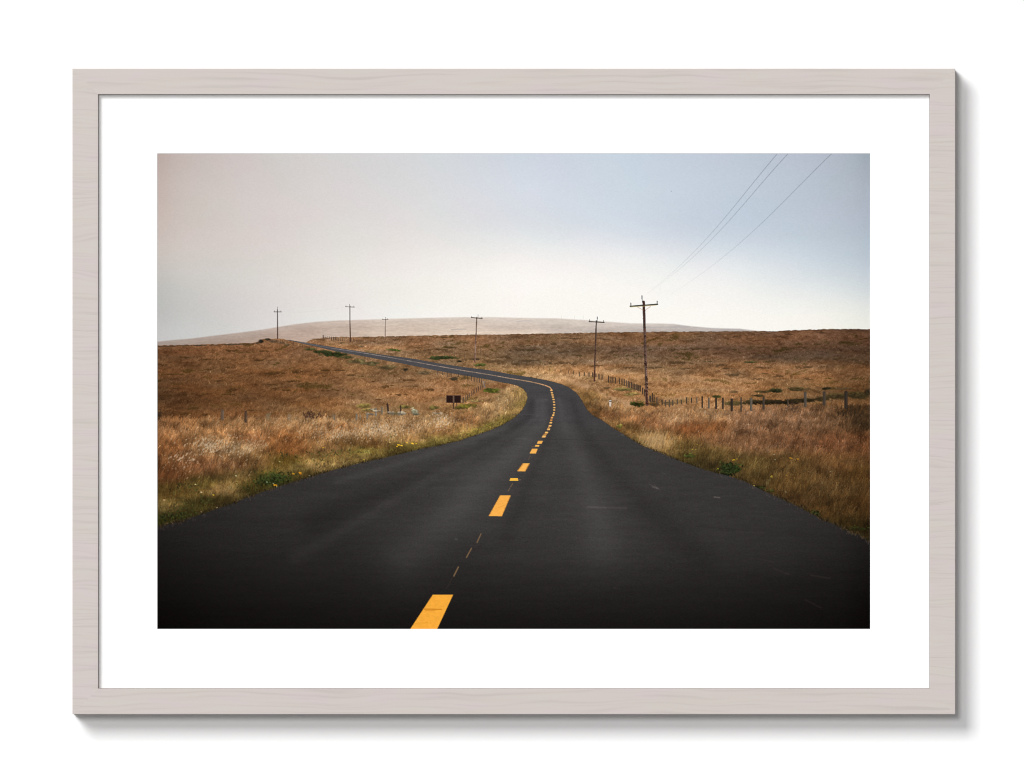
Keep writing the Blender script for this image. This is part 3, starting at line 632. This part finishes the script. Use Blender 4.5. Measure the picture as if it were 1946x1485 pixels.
        for p, q, w, a in [((870.5, 1077.5), (862, 1094.5), 2.6, .8), ((895.5, 1042), (886, 1059), 2.4, .8), ((913.5, 1014.5), (906, 1031), 2.2, .8), ((973.5, 919), (970, 925), 1.8, .65), ((968.5, 927.5), (965, 933), 1.8, .6),
                           ((1007.5, 866), (1003.5, 874), 1.2, .45), ((860, 1096), (848, 1118), 1.6, .12)]:
            P.line(p, q, w, (132, 104, 74), a)
        P.line((984, 911.5), (989, 911.8), 1.3, (150, 126, 92), .6)

        # roadside furniture --------------------------------------------------------------------------------
        self.furniture()

        # finishing: lens softness, paper grain
        im = self.im
        k = .05
        im = im * (1 - 2 * k) + k * (np.roll(im, 1, 0) + np.roll(im, -1, 0))
        im[0], im[-1] = self.im[0], self.im[-1]
        im2 = im * (1 - 2 * k) + k * (np.roll(im, 1, 1) + np.roll(im, -1, 1))
        im2[:, 0], im2[:, -1] = im[:, 0], im[:, -1]
        g = rng.normal(0, 1, (PH, PW)).astype(np.float32)
        g = g * .6 + .4 * np.roll(g, 1, 1)
        im2 = im2 + 1.9 * g[..., None]
        im2 = im2 + .55 * (im2 - self.blur(im2, 1, 1))           # the print is sharpened
        self.im = np.clip(im2, 0, 255)
        return self.im

    # ---- fence posts standing behind the tall grass -----------------------------------------------------
    def post(self, x, y0, y1, w, c, a=.95, tilt=0.0):
        d = np.array(c, float)
        self.line((x + tilt, y0), (x, y1), w, d, a)
        if w > 1.7:
            self.line((x + tilt + w * .28, y0 + 1), (x + w * .28, y1), w * .35, np.minimum(d * 1.4 + 4, 255), a * .55)

    def furniture_back(self):
        f = 350 / 1946
        A = lambda x, y: (1310 + x * f, 560 + y * f)
        dk, md, gy = (48, 39, 34), (66, 54, 46), (92, 79, 69)
        for x, a, b, w, c in [(20, 1095, 1140, 12, md), (77, 1080, 1145, 11, gy), (133, 1073, 1190, 16, dk), (203, 1090, 1195, 18, gy), (280, 1090, 1200, 20, dk), (352, 1090, 1200, 18, dk), (445, 1103, 1220, 26, dk),
                              (544, 1085, 1230, 16, md), (650, 1095, 1215, 26, gy), (782, 1085, 1200, 24, md), (1038, 1100, 1170, 14, md), (1222, 1030, 1175, 28, (76, 66, 59)), (1423, 1030, 1155, 32, md), (1652, 1028, 1190, 36, dk)]:
            (x0, y0), (_, y1) = A(x, a), A(x, b)
            self.post(x0, y0 + 1, y1, w * f, c)
        # slack wires between them
        self.curve([A(640, 1130), A(782, 1135), A(1038, 1125), A(1222, 1085), A(1423, 1075), A(1652, 1070), A(1900, 1060)], .8, (70, 56, 46), .35)
        B = lambda x, y: (970 + x * f, 540 + y * f)
        for x, a, b in [(95, 830, 880), (150, 850, 885), (230, 855, 885), (295, 870, 895), (350, 870, 895), (408, 885, 910), (470, 895, 915), (530, 905, 925), (610, 915, 940), (665, 922, 950), (725, 930, 970), (778, 935, 965), (828, 935, 975), (866, 935, 975), (900, 950, 975),
                        (933, 950, 1000), (966, 960, 1005), (1035, 970, 1035), (1060, 980, 1035), (1080, 985, 1035), (1105, 990, 1045), (1148, 1000, 1050), (1176, 1003, 1055), (1200, 1008, 1070), (1222, 1020, 1075), (1243, 1025, 1085),
                        (1258, 1035, 1090), (1276, 1040, 1095), (1292, 1050, 1105), (1308, 1055, 1110), (1325, 1062, 1115), (1340, 1065, 1120), (1355, 1070, 1125), (1370, 1075, 1130), (1393, 1100, 1160), (1412, 1115, 1180), (1468, 1180, 1230),
                        (1480, 1185, 1240), (1498, 1155, 1235), (1515, 1170, 1240), (1545, 1200, 1255), (1600, 1225, 1275), (1637, 1230, 1285), (1677, 1225, 1290), (1712, 1230, 1280), (1760, 1218, 1265), (1803, 1225, 1265), (1857, 1200, 1255), (1910, 1205, 1235)]:
            (x0, y0), (_, y1) = B(x, a), B(x, b)
            far = np.clip((900 - x) / 600, 0, 1)
            w = 1.9 - .9 * far
            c = np.array((70, 56, 48)) * self.rng.uniform(.7, 1.2) * (1 - far) + np.array((92, 70, 54)) * far
            self.post(x0, y0, y1, w + .25, c, .95 - .35 * far)
        C = lambda x, y: (290 + x * f, 560 + y * f)
        for x, a, b, w, c, al in [(735, 1228, 1310, 34, (92, 74, 64), .85), (982, 1240, 1340, 30, (72, 54, 44), .9), (1215, 1285, 1320, 26, (120, 102, 82), .5), (1440, 1270, 1310, 34, (118, 98, 82), .6), (1905, 1270, 1310, 20, (112, 96, 82), .5)]:
            (x0, y0), (_, y1) = C(x, a), C(x, b)
            self.post(x0, y0, y1, w * f, c, al)
        D = lambda x, y: (630 + x * f, 560 + y * f)
        for x, a, b, w, c, t in [(597, 1155, 1250, 20, (50, 36, 32), -1.6), (727, 1175, 1245, 14, (60, 44, 38), 0), (530, 1195, 1255, 20, (104, 92, 80), 0), (465, 1205, 1275, 22, (112, 102, 92), 0), (375, 1255, 1305, 24, (108, 96, 88), 0), (262, 1265, 1315, 22, (116, 102, 90), 0),
                                 (30, 1270, 1320, 14, (104, 88, 76), 0), (300, 1270, 1300, 12, (130, 110, 92), 0)]:
            (x0, y0), (_, y1) = D(x, a), D(x, b)
            self.post(x0, y0, y1, w * f, c, .88, t)
        for x, y, rx, ry, c in [(640, 1255, 60, 22, (122, 112, 102)), (720, 1258, 70, 20, (118, 110, 100)), (410, 1262, 50, 16, (120, 108, 98)), (880, 1235, 58, 36, (128, 126, 110)), (885, 1262, 44, 14, (84, 80, 66)), (430, 1210, 40, 7, (122, 112, 104)), (490, 1228, 50, 12, (126, 112, 98)), (1100, 1250, 70, 14, (142, 124, 108))]:
            x0, y0 = D(x, y)
            self.blob(x0, y0, rx * f, ry * f, c, .8, .6)
        # dark post cut by the left margin of the picture
        self.blob(302, 787, 6, 11, (46, 34, 26), .8, .7)

    # ---- everything drawn over the grass -------------------------------------------------------------
    def furniture(self):
        f = 350 / 1946
        rng = self.rng
        D = lambda x, y: (630 + x * f, 560 + y * f)
        C = lambda x, y: (290 + x * f, 560 + y * f)
        B = lambda x, y: (970 + x * f, 540 + y * f)
        # far fences
        for x in range(0, 250, 23):
            x0, y0 = D(x, 455 + x * .02)
            self.line((x0, y0), (x0, y0 + 5.4), 1.05, (88, 66, 54), .8)
        for x, a, b in [(265, 465, 500), (300, 470, 510), (338, 480, 510), (375, 482, 515), (412, 490, 520), (455, 495, 525), (490, 505, 535), (880, 560, 590), (980, 570, 600), (1190, 610, 640), (1240, 615, 650), (1297, 610, 660), (1350, 640, 670), (1403, 625, 675), (1570, 545, 640), (1437, 415, 430), (1700, 690, 720)]:
            (x0, y0), (_, y1) = D(x, a), D(x, b)
            self.line((x0, y0), (x0, y1), 1.0, (96, 76, 62), .65)
        for x in range(1797, 1950, 22):
            x0, y0 = C(x, 432 + (x - 1797) * .12)
            self.line((x0, y0), (x0, y0 + 5.2), 1.1, (84, 66, 56), .8)
        self.line(C(1800, 430), C(1802, 462), 2.0, (84, 72, 64), .85)
        self.line(C(1380, 490), C(1500, 505), .8, (120, 96, 76), .4)
        for x, a, b in [(1485, 495, 535), (1580, 525, 555), (1655, 550, 570), (1732, 560, 585), (1350, 480, 510), (1370, 480, 512)]:
            (x0, y0), (_, y1) = C(x, a), C(x, b)
            self.line((x0, y0), (x0, y1), 1.0, (70, 54, 44), .75)
        # fence under the far stretch of road
        for x, a, b in [(1118, 805, 840), (1168, 815, 845), (1220, 815, 865), (1262, 825, 865), (1340, 835, 860), (1398, 850, 890), (1435, 850, 895), (1475, 855, 905), (1505, 870, 915), (1535, 880, 920), (1560, 885, 925), (1583, 885, 935),
                        (1590, 950, 992), (1570, 960, 1002), (1550, 970, 1015), (1530, 985, 1030), (1512, 995, 1042), (1495, 1005, 1052), (1478, 1020, 1066), (1455, 1040, 1082), (1435, 1055, 1107), (1416, 1065, 1130), (1393, 1085, 1137), (1378, 1095, 1140)]:
            (x0, y0), (_, y1) = D(x, a), D(x, b)
            self.line((x0, y0), (x0, y1), 1.5, np.array((78, 64, 56)) * rng.uniform(.75, 1.2), .85)
        self.line(D(1598, 915), D(1618, 975), 2.2, (150, 136, 124), .85)
        self.line(D(1622, 920), D(1608, 975), 1.8, (108, 96, 88), .85)
        self.line(D(1250, 885), D(1340, 865), 1.6, (80, 66, 50), .7)

        # brown road sign seen from behind: two boards on a post
        for x0, x1 in ((847.6, 860.2), (862.6, 875.2)):
            self.poly([(x0, 751.3), (x1, 751.3), (x1, 765.6), (x0, 765.6)], (50, 33, 29))
            self.poly([(x0 + 1.1, 752.5), (x1 - 1.1, 752.5), (x1 - 1.1, 764.4), (x0 + 1.1, 764.4)], (40, 25, 22), .9)
            self.line((x0, 751.6), (x1, 751.6), 1.0, (96, 72, 66), .6)
            self.line((x0 + .2, 752), (x0 + .2, 765), .9, (104, 88, 80), .55)
        self.line((861.4, 751.5), (861.4, 766), 1.7, (92, 74, 64), .9)
        self.line((861.2, 766), (861, 776), 2.4, (72, 50, 40), .9)
        self.line((867, 766), (867, 771), 1.6, (84, 60, 48), .85)
        for x, y in ((856, 770), (858, 774), (864, 774), (870, 776), (848, 776)):
            self.line((x, y), (x + .5, y + 3), 1.3, (96, 72, 48), .6)

        # white marker post with dark reflector
        self.poly([(1157.0, 763), (1161.4, 763), (1160.6, 772), (1157.8, 772.5)], (222, 208, 196), .9)
        self.line((1158.0, 762.2), (1160.2, 762.2), 3.4, (222, 212, 204), .95)
        self.line((1157.6, 762.4), (1160.8, 762.4), 1.9, (52, 48, 44), .95)
        self.line((1161.3, 765), (1160.6, 774), 1.3, (188, 160, 138), .6)

        # utility poles ---------------------------------------------------------------------------------
        def pole(base, top, w0, w1, arm, pin, c0, c1, mott=0.0, armw=1.6, armc=(58, 54, 50), pinh=4.0):
            n = 60
            for k in range(n):
                t0, t1 = k / n, (k + 1) / n
                p = (top[0] + (base[0] - top[0]) * t0, top[1] + (base[1] - top[1]) * t0)
                q = (top[0] + (base[0] - top[0]) * t1, top[1] + (base[1] - top[1]) * t1)
                c = np.array(c0) * (1 - t0) + np.array(c1) * t0
                w = w0 + (w1 - w0) * t0
                self.line(p, q, w, c * rng.uniform(1 - .3 * mott, 1 + .1 * mott), 1)
                if mott:
                    self.line((p[0] + w * .28, p[1]), (q[0] + w * .28, q[1]), w * .36, np.minimum(c * 1.6 + 34, 226) * np.array((1, .97, .95)), rng.uniform(.2, .85) * min(1, .3 + t0))
                    self.line((p[0] - w * .36, p[1]), (q[0] - w * .36, q[1]), w * .2, np.minimum(c * 1.2, 220), .4)
                    if rng.random() < .42 + .42 * max(0, t0 - .72) / .28:
                        self.line((p[0] + rng.uniform(-.4, .5) * w, p[1]), (p[0] + rng.uniform(-.4, .5) * w, p[1] + rng.uniform(.5, 2.5)), w * rng.uniform(.3, .6), (46, 24, 20), .9)
            (ax, ay), (bx, by) = arm
            self.line((ax, ay), (bx, by), armw, armc, 1)
            for x, y in arm:
                s = .8 if x == ax else -.8
                self.line((x + s, y), (x + s, y - pinh), armw * .5, armc, .85)
                self.line((x + s, y - pinh * .55), (x + s, y - pinh), armw * .62, (72, 66, 62), .85)
            self.line(pin, (pin[0] + (top[0] - pin[0]) * .2, top[1] + 1), armw * .45, armc, .9)
            self.line(pin, (pin[0], pin[1] + pinh), armw * .65, (62, 54, 50), .9)
        pole((527, 643.6), (526.9, 588), 1.3, 1.6, ((520, 592.6), (534.2, 592.6)), (527.2, 583.4), (48, 42, 40), (72, 46, 38), 0, 1.1, (70, 66, 64), 2.2)
        pole((665.3, 649), (664.3, 581), 1.35, 1.75, ((656.2, 582.8), (672.7, 583.4)), (664, 578), (62, 52, 48), (78, 50, 40), 0, 1.15, (70, 66, 64), 2.2)
        pole((731.4, 639.8), (732.2, 606), 1.0, 1.1, ((726, 607), (737, 607)), (732.4, 603), (124, 112, 106), (128, 108, 98), 0, 1.1, (112, 102, 98), 1.5)
        pole((901.7, 687.6), (905.6, 603), 1.6, 2.1, ((895.2, 603.4), (916, 605.2)), (908, 598), (92, 72, 64), (140, 108, 92), .7, 1.6, (76, 68, 62), 2.4)
        self.line((902.8, 655), (902, 684), 1.2, (214, 184, 164), .45)
        self.line((901.9, 672), (901.7, 688), 1.8, (86, 56, 44), .55)
        pole((1128.8, 723.6), (1132.8, 609.5), 2.1, 2.8, ((1119.2, 611), (1147.6, 612.6)), (1134.8, 602.2), (70, 54, 47), (92, 66, 54), .6, 1.9, (62, 58, 52), 3.4)
        self.line((1129.4, 706), (1128.7, 723.6), 2.8, (82, 46, 36), .65)
        pole((1229, 769), (1222.8, 573.4), 4.5, 5.3, ((1197.4, 582), (1249, 578.2)), (1219.6, 562), (70, 52, 45), (108, 84, 72), 1.0, 2.6, (54, 52, 46), 6.0)
        self.line((1222.6, 573.6), (1223.4, 612), 3.4, (74, 44, 38), .55)
        self.line((1228, 742), (1229, 769), 3.4, (66, 34, 27), .6)
        self.line((1197.5, 583.6), (1247, 580), .9, (196, 176, 96), .7)
        self.line((1211, 583.4), (1221.5, 589), 1.0, (190, 160, 130), .85)
        self.line((1236, 582.2), (1226, 589), 1.0, (190, 160, 130), .85)
        # faint wires between the distant poles
        self.curve([(534, 592.4), (570, 593.6), (615, 589.5), (656, 583.2)], .7, (200, 194, 190), .35)
        self.curve([(673, 583.4), (700, 594), (726, 606.8)], .6, (206, 200, 196), .3)


def paint_print():
    return Paint().run()


# ---- end of painter --------------------------------------------------------------------------

# ----------------------------------------------------------------------------------------------
# 2.  THE PLACE: white wall, frame, mat, print, lamps, camera.   x right, z up, -y towards the viewer
# ----------------------------------------------------------------------------------------------
import bpy
import bmesh

U = 0.0005                                  # metres per unit of the print's coordinates
CX, CY = 973.0, 742.5                       # the point the camera looks at


def X(u):
    return (u - CX) * U


def Z(v):
    return (CY - v) * U


WALL_Y = 0.0
BACK_Y = -0.0006                            # the frame hangs flat against the wall
FRONT_Y = -0.042                            # frame face
MAT_Y = -0.0336                             # mat face
PRINT_Y = -0.0330                           # print face, just behind the mat's window
LIGHT = 1.20                                # light reaching a white face; inks and paint are set against it

sc = bpy.context.scene
col = sc.collection


def link(name, bm, mat, parent=None):
    me = bpy.data.meshes.new(name)
    bm.to_mesh(me)
    bm.free()
    me.materials.append(mat)
    o = bpy.data.objects.new(name, me)
    col.objects.link(o)
    o.parent = parent
    return o


def lin(c):
    c = np.asarray(c, np.float32) / 255.0
    return np.where(c <= .04045, c / 12.92, ((c + .055) / 1.055) ** 2.4)


def material(name):
    m = bpy.data.materials.new(name)
    m.use_nodes = True
    b = m.node_tree.nodes['Principled BSDF']
    b.inputs['Roughness'].default_value = .9
    b.inputs['Specular IOR Level'].default_value = 0.0
    return m, m.node_tree, b


# ---- materials -----------------------------------------------------------------------------------
def plain_white(name, v, grain_scale, amount):
    m, nt, b = material(name)
    tc = nt.nodes.new('ShaderNodeTexCoord')
    n = nt.nodes.new('ShaderNodeTexNoise')
    n.inputs['Scale'].default_value = grain_scale
    n.inputs['Detail'].default_value = 4
    nt.links.new(tc.outputs['Object'], n.inputs['Vector'])
    r = nt.nodes.new('ShaderNodeValToRGB')
    r.color_ramp.elements[0].color = (v - amount, v - amount, v - amount, 1)
    r.color_ramp.elements[1].color = (v, v, v, 1)
    nt.links.new(n.outputs['Fac'], r.inputs['Fac'])
    nt.links.new(r.outputs['Color'], b.inputs['Base Color'])
    bp = nt.nodes.new('ShaderNodeBump')
    bp.inputs['Strength'].default_value = .04
    bp.inputs['Distance'].default_value = .0005
    nt.links.new(n.outputs['Fac'], bp.inputs['Height'])
    nt.links.new(bp.outputs['Normal'], b.inputs['Normal'])
    return m


m_wall = plain_white('white_wall_paint', .90, 300, .01)
m_mat = plain_white('white_mat_board', .91, 900, .01)


def limed_wood(name, fine):
    """pale pinkish-grey limed wood, grain lying horizontally as in the photograph"""
    m, nt, b = material(name)
    N, Lk = nt.nodes, nt.links
    tc = N.new('ShaderNodeTexCoord')
    # slow wandering of the growth lines
    w = N.new('ShaderNodeTexNoise')
    w.inputs['Scale'].default_value = 1
    w.inputs['Detail'].default_value = 2
    mw = N.new('ShaderNodeMapping')
    mw.inputs['Scale'].default_value = (9, 9, 26 if fine else 14)
    Lk.new(tc.outputs['Object'], mw.inputs['Vector'])
    Lk.new(mw.outputs['Vector'], w.inputs['Vector'])
    sep = N.new('ShaderNodeSeparateXYZ')
    Lk.new(tc.outputs['Object'], sep.inputs[0])
    add = N.new('ShaderNodeMath')
    add.operation = 'MULTIPLY_ADD'
    add.inputs[1].default_value = .022 if fine else .016
    Lk.new(w.outputs['Fac'], add.inputs[0])
    Lk.new(sep.outputs['Z'], add.inputs[2])
    comb = N.new('ShaderNodeCombineXYZ')
    mx = N.new('ShaderNodeMath')
    mx.operation = 'MULTIPLY'
    mx.inputs[1].default_value = .028
    Lk.new(sep.outputs['X'], mx.inputs[0])
    Lk.new(mx.outputs[0], comb.inputs['X'])
    Lk.new(add.outputs[0], comb.inputs['Z'])
    # growth lines: noise stretched along x
    g = N.new('ShaderNodeTexNoise')
    g.inputs['Scale'].default_value = 500 if fine else 330
    g.inputs['Detail'].default_value = 3
    g.inputs['Roughness'].default_value = .45
    Lk.new(comb.outputs[0], g.inputs['Vector'])
    r = N.new('ShaderNodeValToRGB')
    e = r.color_ramp.elements
    base = np.array((213, 204, 200))
    e[0].position, e[1].position = .30, .62
    e[0].color = (*(lin(base - np.array((9, 9, 9))) / LIGHT), 1)
    e[1].color = (*(lin(base + 1) / LIGHT), 1)
    mid = e.new(.47)
    mid.color = (*(lin(base - np.array((0, 1, 1))) / LIGHT), 1)
    Lk.new(g.outputs['Fac'], r.inputs['Fac'])
    # faint warm and cool patches in the lime wash
    p = N.new('ShaderNodeTexNoise')
    p.inputs['Scale'].default_value = 1
    p.inputs['Detail'].default_value = 3
    mp = N.new('ShaderNodeMapping')
    mp.inputs['Scale'].default_value = (18, 18, 90)
    Lk.new(tc.outputs['Object'], mp.inputs['Vector'])
    Lk.new(mp.outputs['Vector'], p.inputs['Vector'])
    r2 = N.new('ShaderNodeValToRGB')
    r2.color_ramp.elements[0].position, r2.color_ramp.elements[1].position = .35, .65
    r2.color_ramp.elements[0].color = (.985, 1.0, .972, 1)
    r2.color_ramp.elements[1].color = (1.0, .985, 1.0, 1)
    Lk.new(p.outputs['Fac'], r2.inputs['Fac'])
    mul = N.new('ShaderNodeMix')
    mul.data_type = 'RGBA'
    mul.blend_type = 'MULTIPLY'
    mul.inputs['Factor'].default_value = 1
    Lk.new(r.outputs['Color'], mul.inputs['A'])
    Lk.new(r2.outputs['Color'], mul.inputs['B'])
    Lk.new(mul.outputs['Result'], b.inputs['Base Color'])
    bp = N.new('ShaderNodeBump')
    bp.inputs['Strength'].default_value = .05
    bp.inputs['Distance'].default_value = .0003
    Lk.new(g.outputs['Fac'], bp.inputs['Height'])
    Lk.new(bp.outputs['Normal'], b.inputs['Normal'])
    b.inputs['Roughness'].default_value = .8
    return m


m_rail = limed_wood('limed_wood_long_rails', False)
m_stile = limed_wood('limed_wood_short_rails', True)

m_print, nt, b = material('print_inks_on_paper')
at = nt.nodes.new('ShaderNodeAttribute')
at.attribute_name = 'ink'
nt.links.new(at.outputs['Color'], b.inputs['Base Color'])

m_back = plain_white('backing_board_card', .45, 200, .08)

# ---- the wall -------------------------------------------------------------------------------------
bm = bmesh.new()
bmesh.ops.create_cube(bm, size=1)
for v in bm.verts:
    v.co.x *= 7.0
    v.co.z *= 5.0
    v.co.y = WALL_Y if v.co.y < 0 else WALL_Y + .12
wall = link('wall', bm, m_wall)
wall['kind'] = 'structure'
wall['label'] = 'plain bright white wall behind the framed landscape picture'
wall['category'] = 'wall'

# ---- the framed picture ---------------------------------------------------------------------------
pic = bpy.data.objects.new('framed_picture', None)
pic.empty_display_size = .1
col.objects.link(pic)
pic['label'] = 'pale limed wood frame with white mat round a printed photo of an empty country road'
pic['category'] = 'framed picture'

OX0, OX1, OY0, OY1 = 138.0, 1815.0, 131.0, 1357.5       # outer edge of the frame
IX0, IX1, IY0, IY1 = 187.0, 1766.5, 180.0, 1308.5       # sight edge


def rail(corners, mat):
    """one length of moulding with mitred ends; corners in print units, front face"""
    bm = bmesh.new()
    f = [bm.verts.new((X(u), FRONT_Y, Z(v))) for u, v in corners]
    k = [bm.verts.new((X(u), BACK_Y, Z(v))) for u, v in corners]
    bm.faces.new(f)
    bm.faces.new(k[::-1])
    n = len(f)
    for i in range(n):
        bm.faces.new((f[i], k[i], k[(i + 1) % n], f[(i + 1) % n]))
    bmesh.ops.recalc_face_normals(bm, faces=bm.faces)
    # ease the long front arrises very slightly
    es = [e for e in bm.edges if all(abs(v.co.y - FRONT_Y) < 1e-6 for v in e.verts)
          and (abs(e.verts[0].co.x - e.verts[1].co.x) < 1e-6 or abs(e.verts[0].co.z - e.verts[1].co.z) < 1e-6)]
    bmesh.ops.bevel(bm, geom=es, offset=.0006, segments=2, affect='EDGES', profile=.5)
    return link('frame_rail', bm, mat, pic)


rail([(OX0, OY0), (OX1, OY0), (IX1, IY0), (IX0, IY0)], m_rail)
rail([(OX0, OY1), (IX0, IY1), (IX1, IY1), (OX1, OY1)], m_rail)
rail([(OX0, OY0), (IX0, IY0), (IX0, IY1), (OX0, OY1)], m_stile)
rail([(OX1, OY0), (OX1, OY1), (IX1, IY1), (IX1, IY0)], m_stile)

# mat board: a sheet with a window cut in it
WX0, WX1, WY0, WY1 = 299.0, 1653.5, 292.0, 1195.5
bm = bmesh.new()
e = 0.4
o4 = [(IX0 + e, IY0 + e), (IX1 - e, IY0 + e), (IX1 - e, IY1 - e), (IX0 + e, IY1 - e)]
i4 = [(WX0, WY0), (WX1, WY0), (WX1, WY1), (WX0, WY1)]


def ring(pts, y):
    return [bm.verts.new((X(u), y, Z(v))) for u, v in pts]


of, inf = ring(o4, MAT_Y), ring(i4, MAT_Y)
ob, inb = ring(o4, MAT_Y + .0004), ring(i4, MAT_Y + .0004)
for i in range(4):
    j = (i + 1) % 4
    bm.faces.new((of[i], of[j], inf[j], inf[i]))
    bm.faces.new((ob[j], ob[i], inb[i], inb[j]))
    bm.faces.new((of[j], of[i], ob[i], ob[j]))
    bm.faces.new((inf[i], inf[j], inb[j], inb[i]))
bmesh.ops.recalc_face_normals(bm, faces=bm.faces)
link('mat_board', bm, m_mat, pic)

# the print: one sheet of paper, a fine grid whose corners carry the ink
art = paint_print()
mar = 6                                                   # paper continues under the mat
art = np.pad(art, ((mar, mar), (mar, mar), (0, 0)), mode='edge')
H, W = art.shape[:2]
uu = X0 + .5 - mar + np.arange(W)
vv = Y0 + .5 - mar + np.arange(H)
co = np.empty((H, W, 3), np.float32)
co[..., 0] = ((uu - CX) * U)[None, :]
co[..., 1] = PRINT_Y
co[..., 2] = ((CY - vv) * U)[:, None]
ids = np.arange(H * W, dtype=np.int32).reshape(H, W)
q = np.stack([ids[:-1, :-1], ids[1:, :-1], ids[1:, 1:], ids[:-1, 1:]], -1).reshape(-1, 4)
me = bpy.data.meshes.new('print')
me.vertices.add(H * W)
me.vertices.foreach_set('co', co.ravel())
me.loops.add(q.size)
me.loops.foreach_set('vertex_index', q.ravel())
me.polygons.add(len(q))
me.polygons.foreach_set('loop_start', np.arange(0, q.size, 4, dtype=np.int32))
me.update(calc_edges=True)
at = me.attributes.new('ink', 'FLOAT_COLOR', 'POINT')
rgba = np.ones((H * W, 4), np.float32)
rgba[:, :3] = lin(art.reshape(-1, 3)) / LIGHT
at.data.foreach_set('color', rgba.ravel())
me.materials.append(m_print)
sheet = bpy.data.objects.new('print', me)
col.objects.link(sheet)
sheet.parent = pic
sheet['label'] = 'printed photo of a winding road with yellow dashes through dry grass'

# backing board closing the frame behind the print
bm = bmesh.new()
bmesh.ops.create_cube(bm, size=1)
for v in bm.verts:
    v.co.x = X(IX0 + e) if v.co.x < 0 else X(IX1 - e)
    v.co.z = Z(IY1 - e) if v.co.z < 0 else Z(IY0 + e)
    v.co.y = PRINT_Y + .0008 if v.co.y < 0 else BACK_Y - .001
link('backing_board', bm, m_back, pic)

# ---- light: a soft box and a smaller lamp, both up and to the left; a pale room all round --------------
def lamp(name, dx, dz, dist, size, energy):
    d = bpy.data.lights.new(name, 'AREA')
    d.shape = 'SQUARE'
    d.size = size
    d.energy = energy
    o = bpy.data.objects.new(name, d)
    col.objects.link(o)
    # the shadow of a face 1 m off the wall falls dx to the right of it and dz below it
    p = np.array((-dx * dist, -dist, dz * dist))
    o.location = p
    import mathutils
    o.rotation_euler = (mathutils.Vector((0, 0, 0)) - o.location).to_track_quat('-Z', 'Y').to_euler()
    o.visible_glossy = True
    return o


lamp('softbox_lamp', .42, .47, 22.0, 22.0 * .36, 1830 * (22 / 13) ** 2)
lamp('spot_lamp', .112, .122, 22.0, 22.0 * .125, 505 * (22 / 13) ** 2)

world = bpy.data.worlds.new('World')
sc.world = world
world.use_nodes = True
bg = world.node_tree.nodes['Background']
bg.inputs['Color'].default_value = (1, 1, 1, 1)
bg.inputs['Strength'].default_value = .25

# ---- camera -----------------------------------------------------------------------------------------
cam = bpy.data.cameras.new('camera')
cam.sensor_width = 36
DIST = 18.0
cam.lens = 36 * DIST / (1946 * U)
cam.clip_end = 100
cam.clip_start = .1
co_ = bpy.data.objects.new('camera', cam)
col.objects.link(co_)
co_.location = (0, PRINT_Y - DIST, 0)
co_.rotation_euler = (math.radians(90), 0, 0)
sc.camera = co_

sc.view_settings.view_transform = 'Standard'
sc.view_settings.look = 'None'
sc.view_settings.exposure = 0
sc.view_settings.gamma = 1
sc.view_settings.use_curve_mapping = False
sc.cycles.max_bounces = 4
sc.cycles.filter_width = 1.05
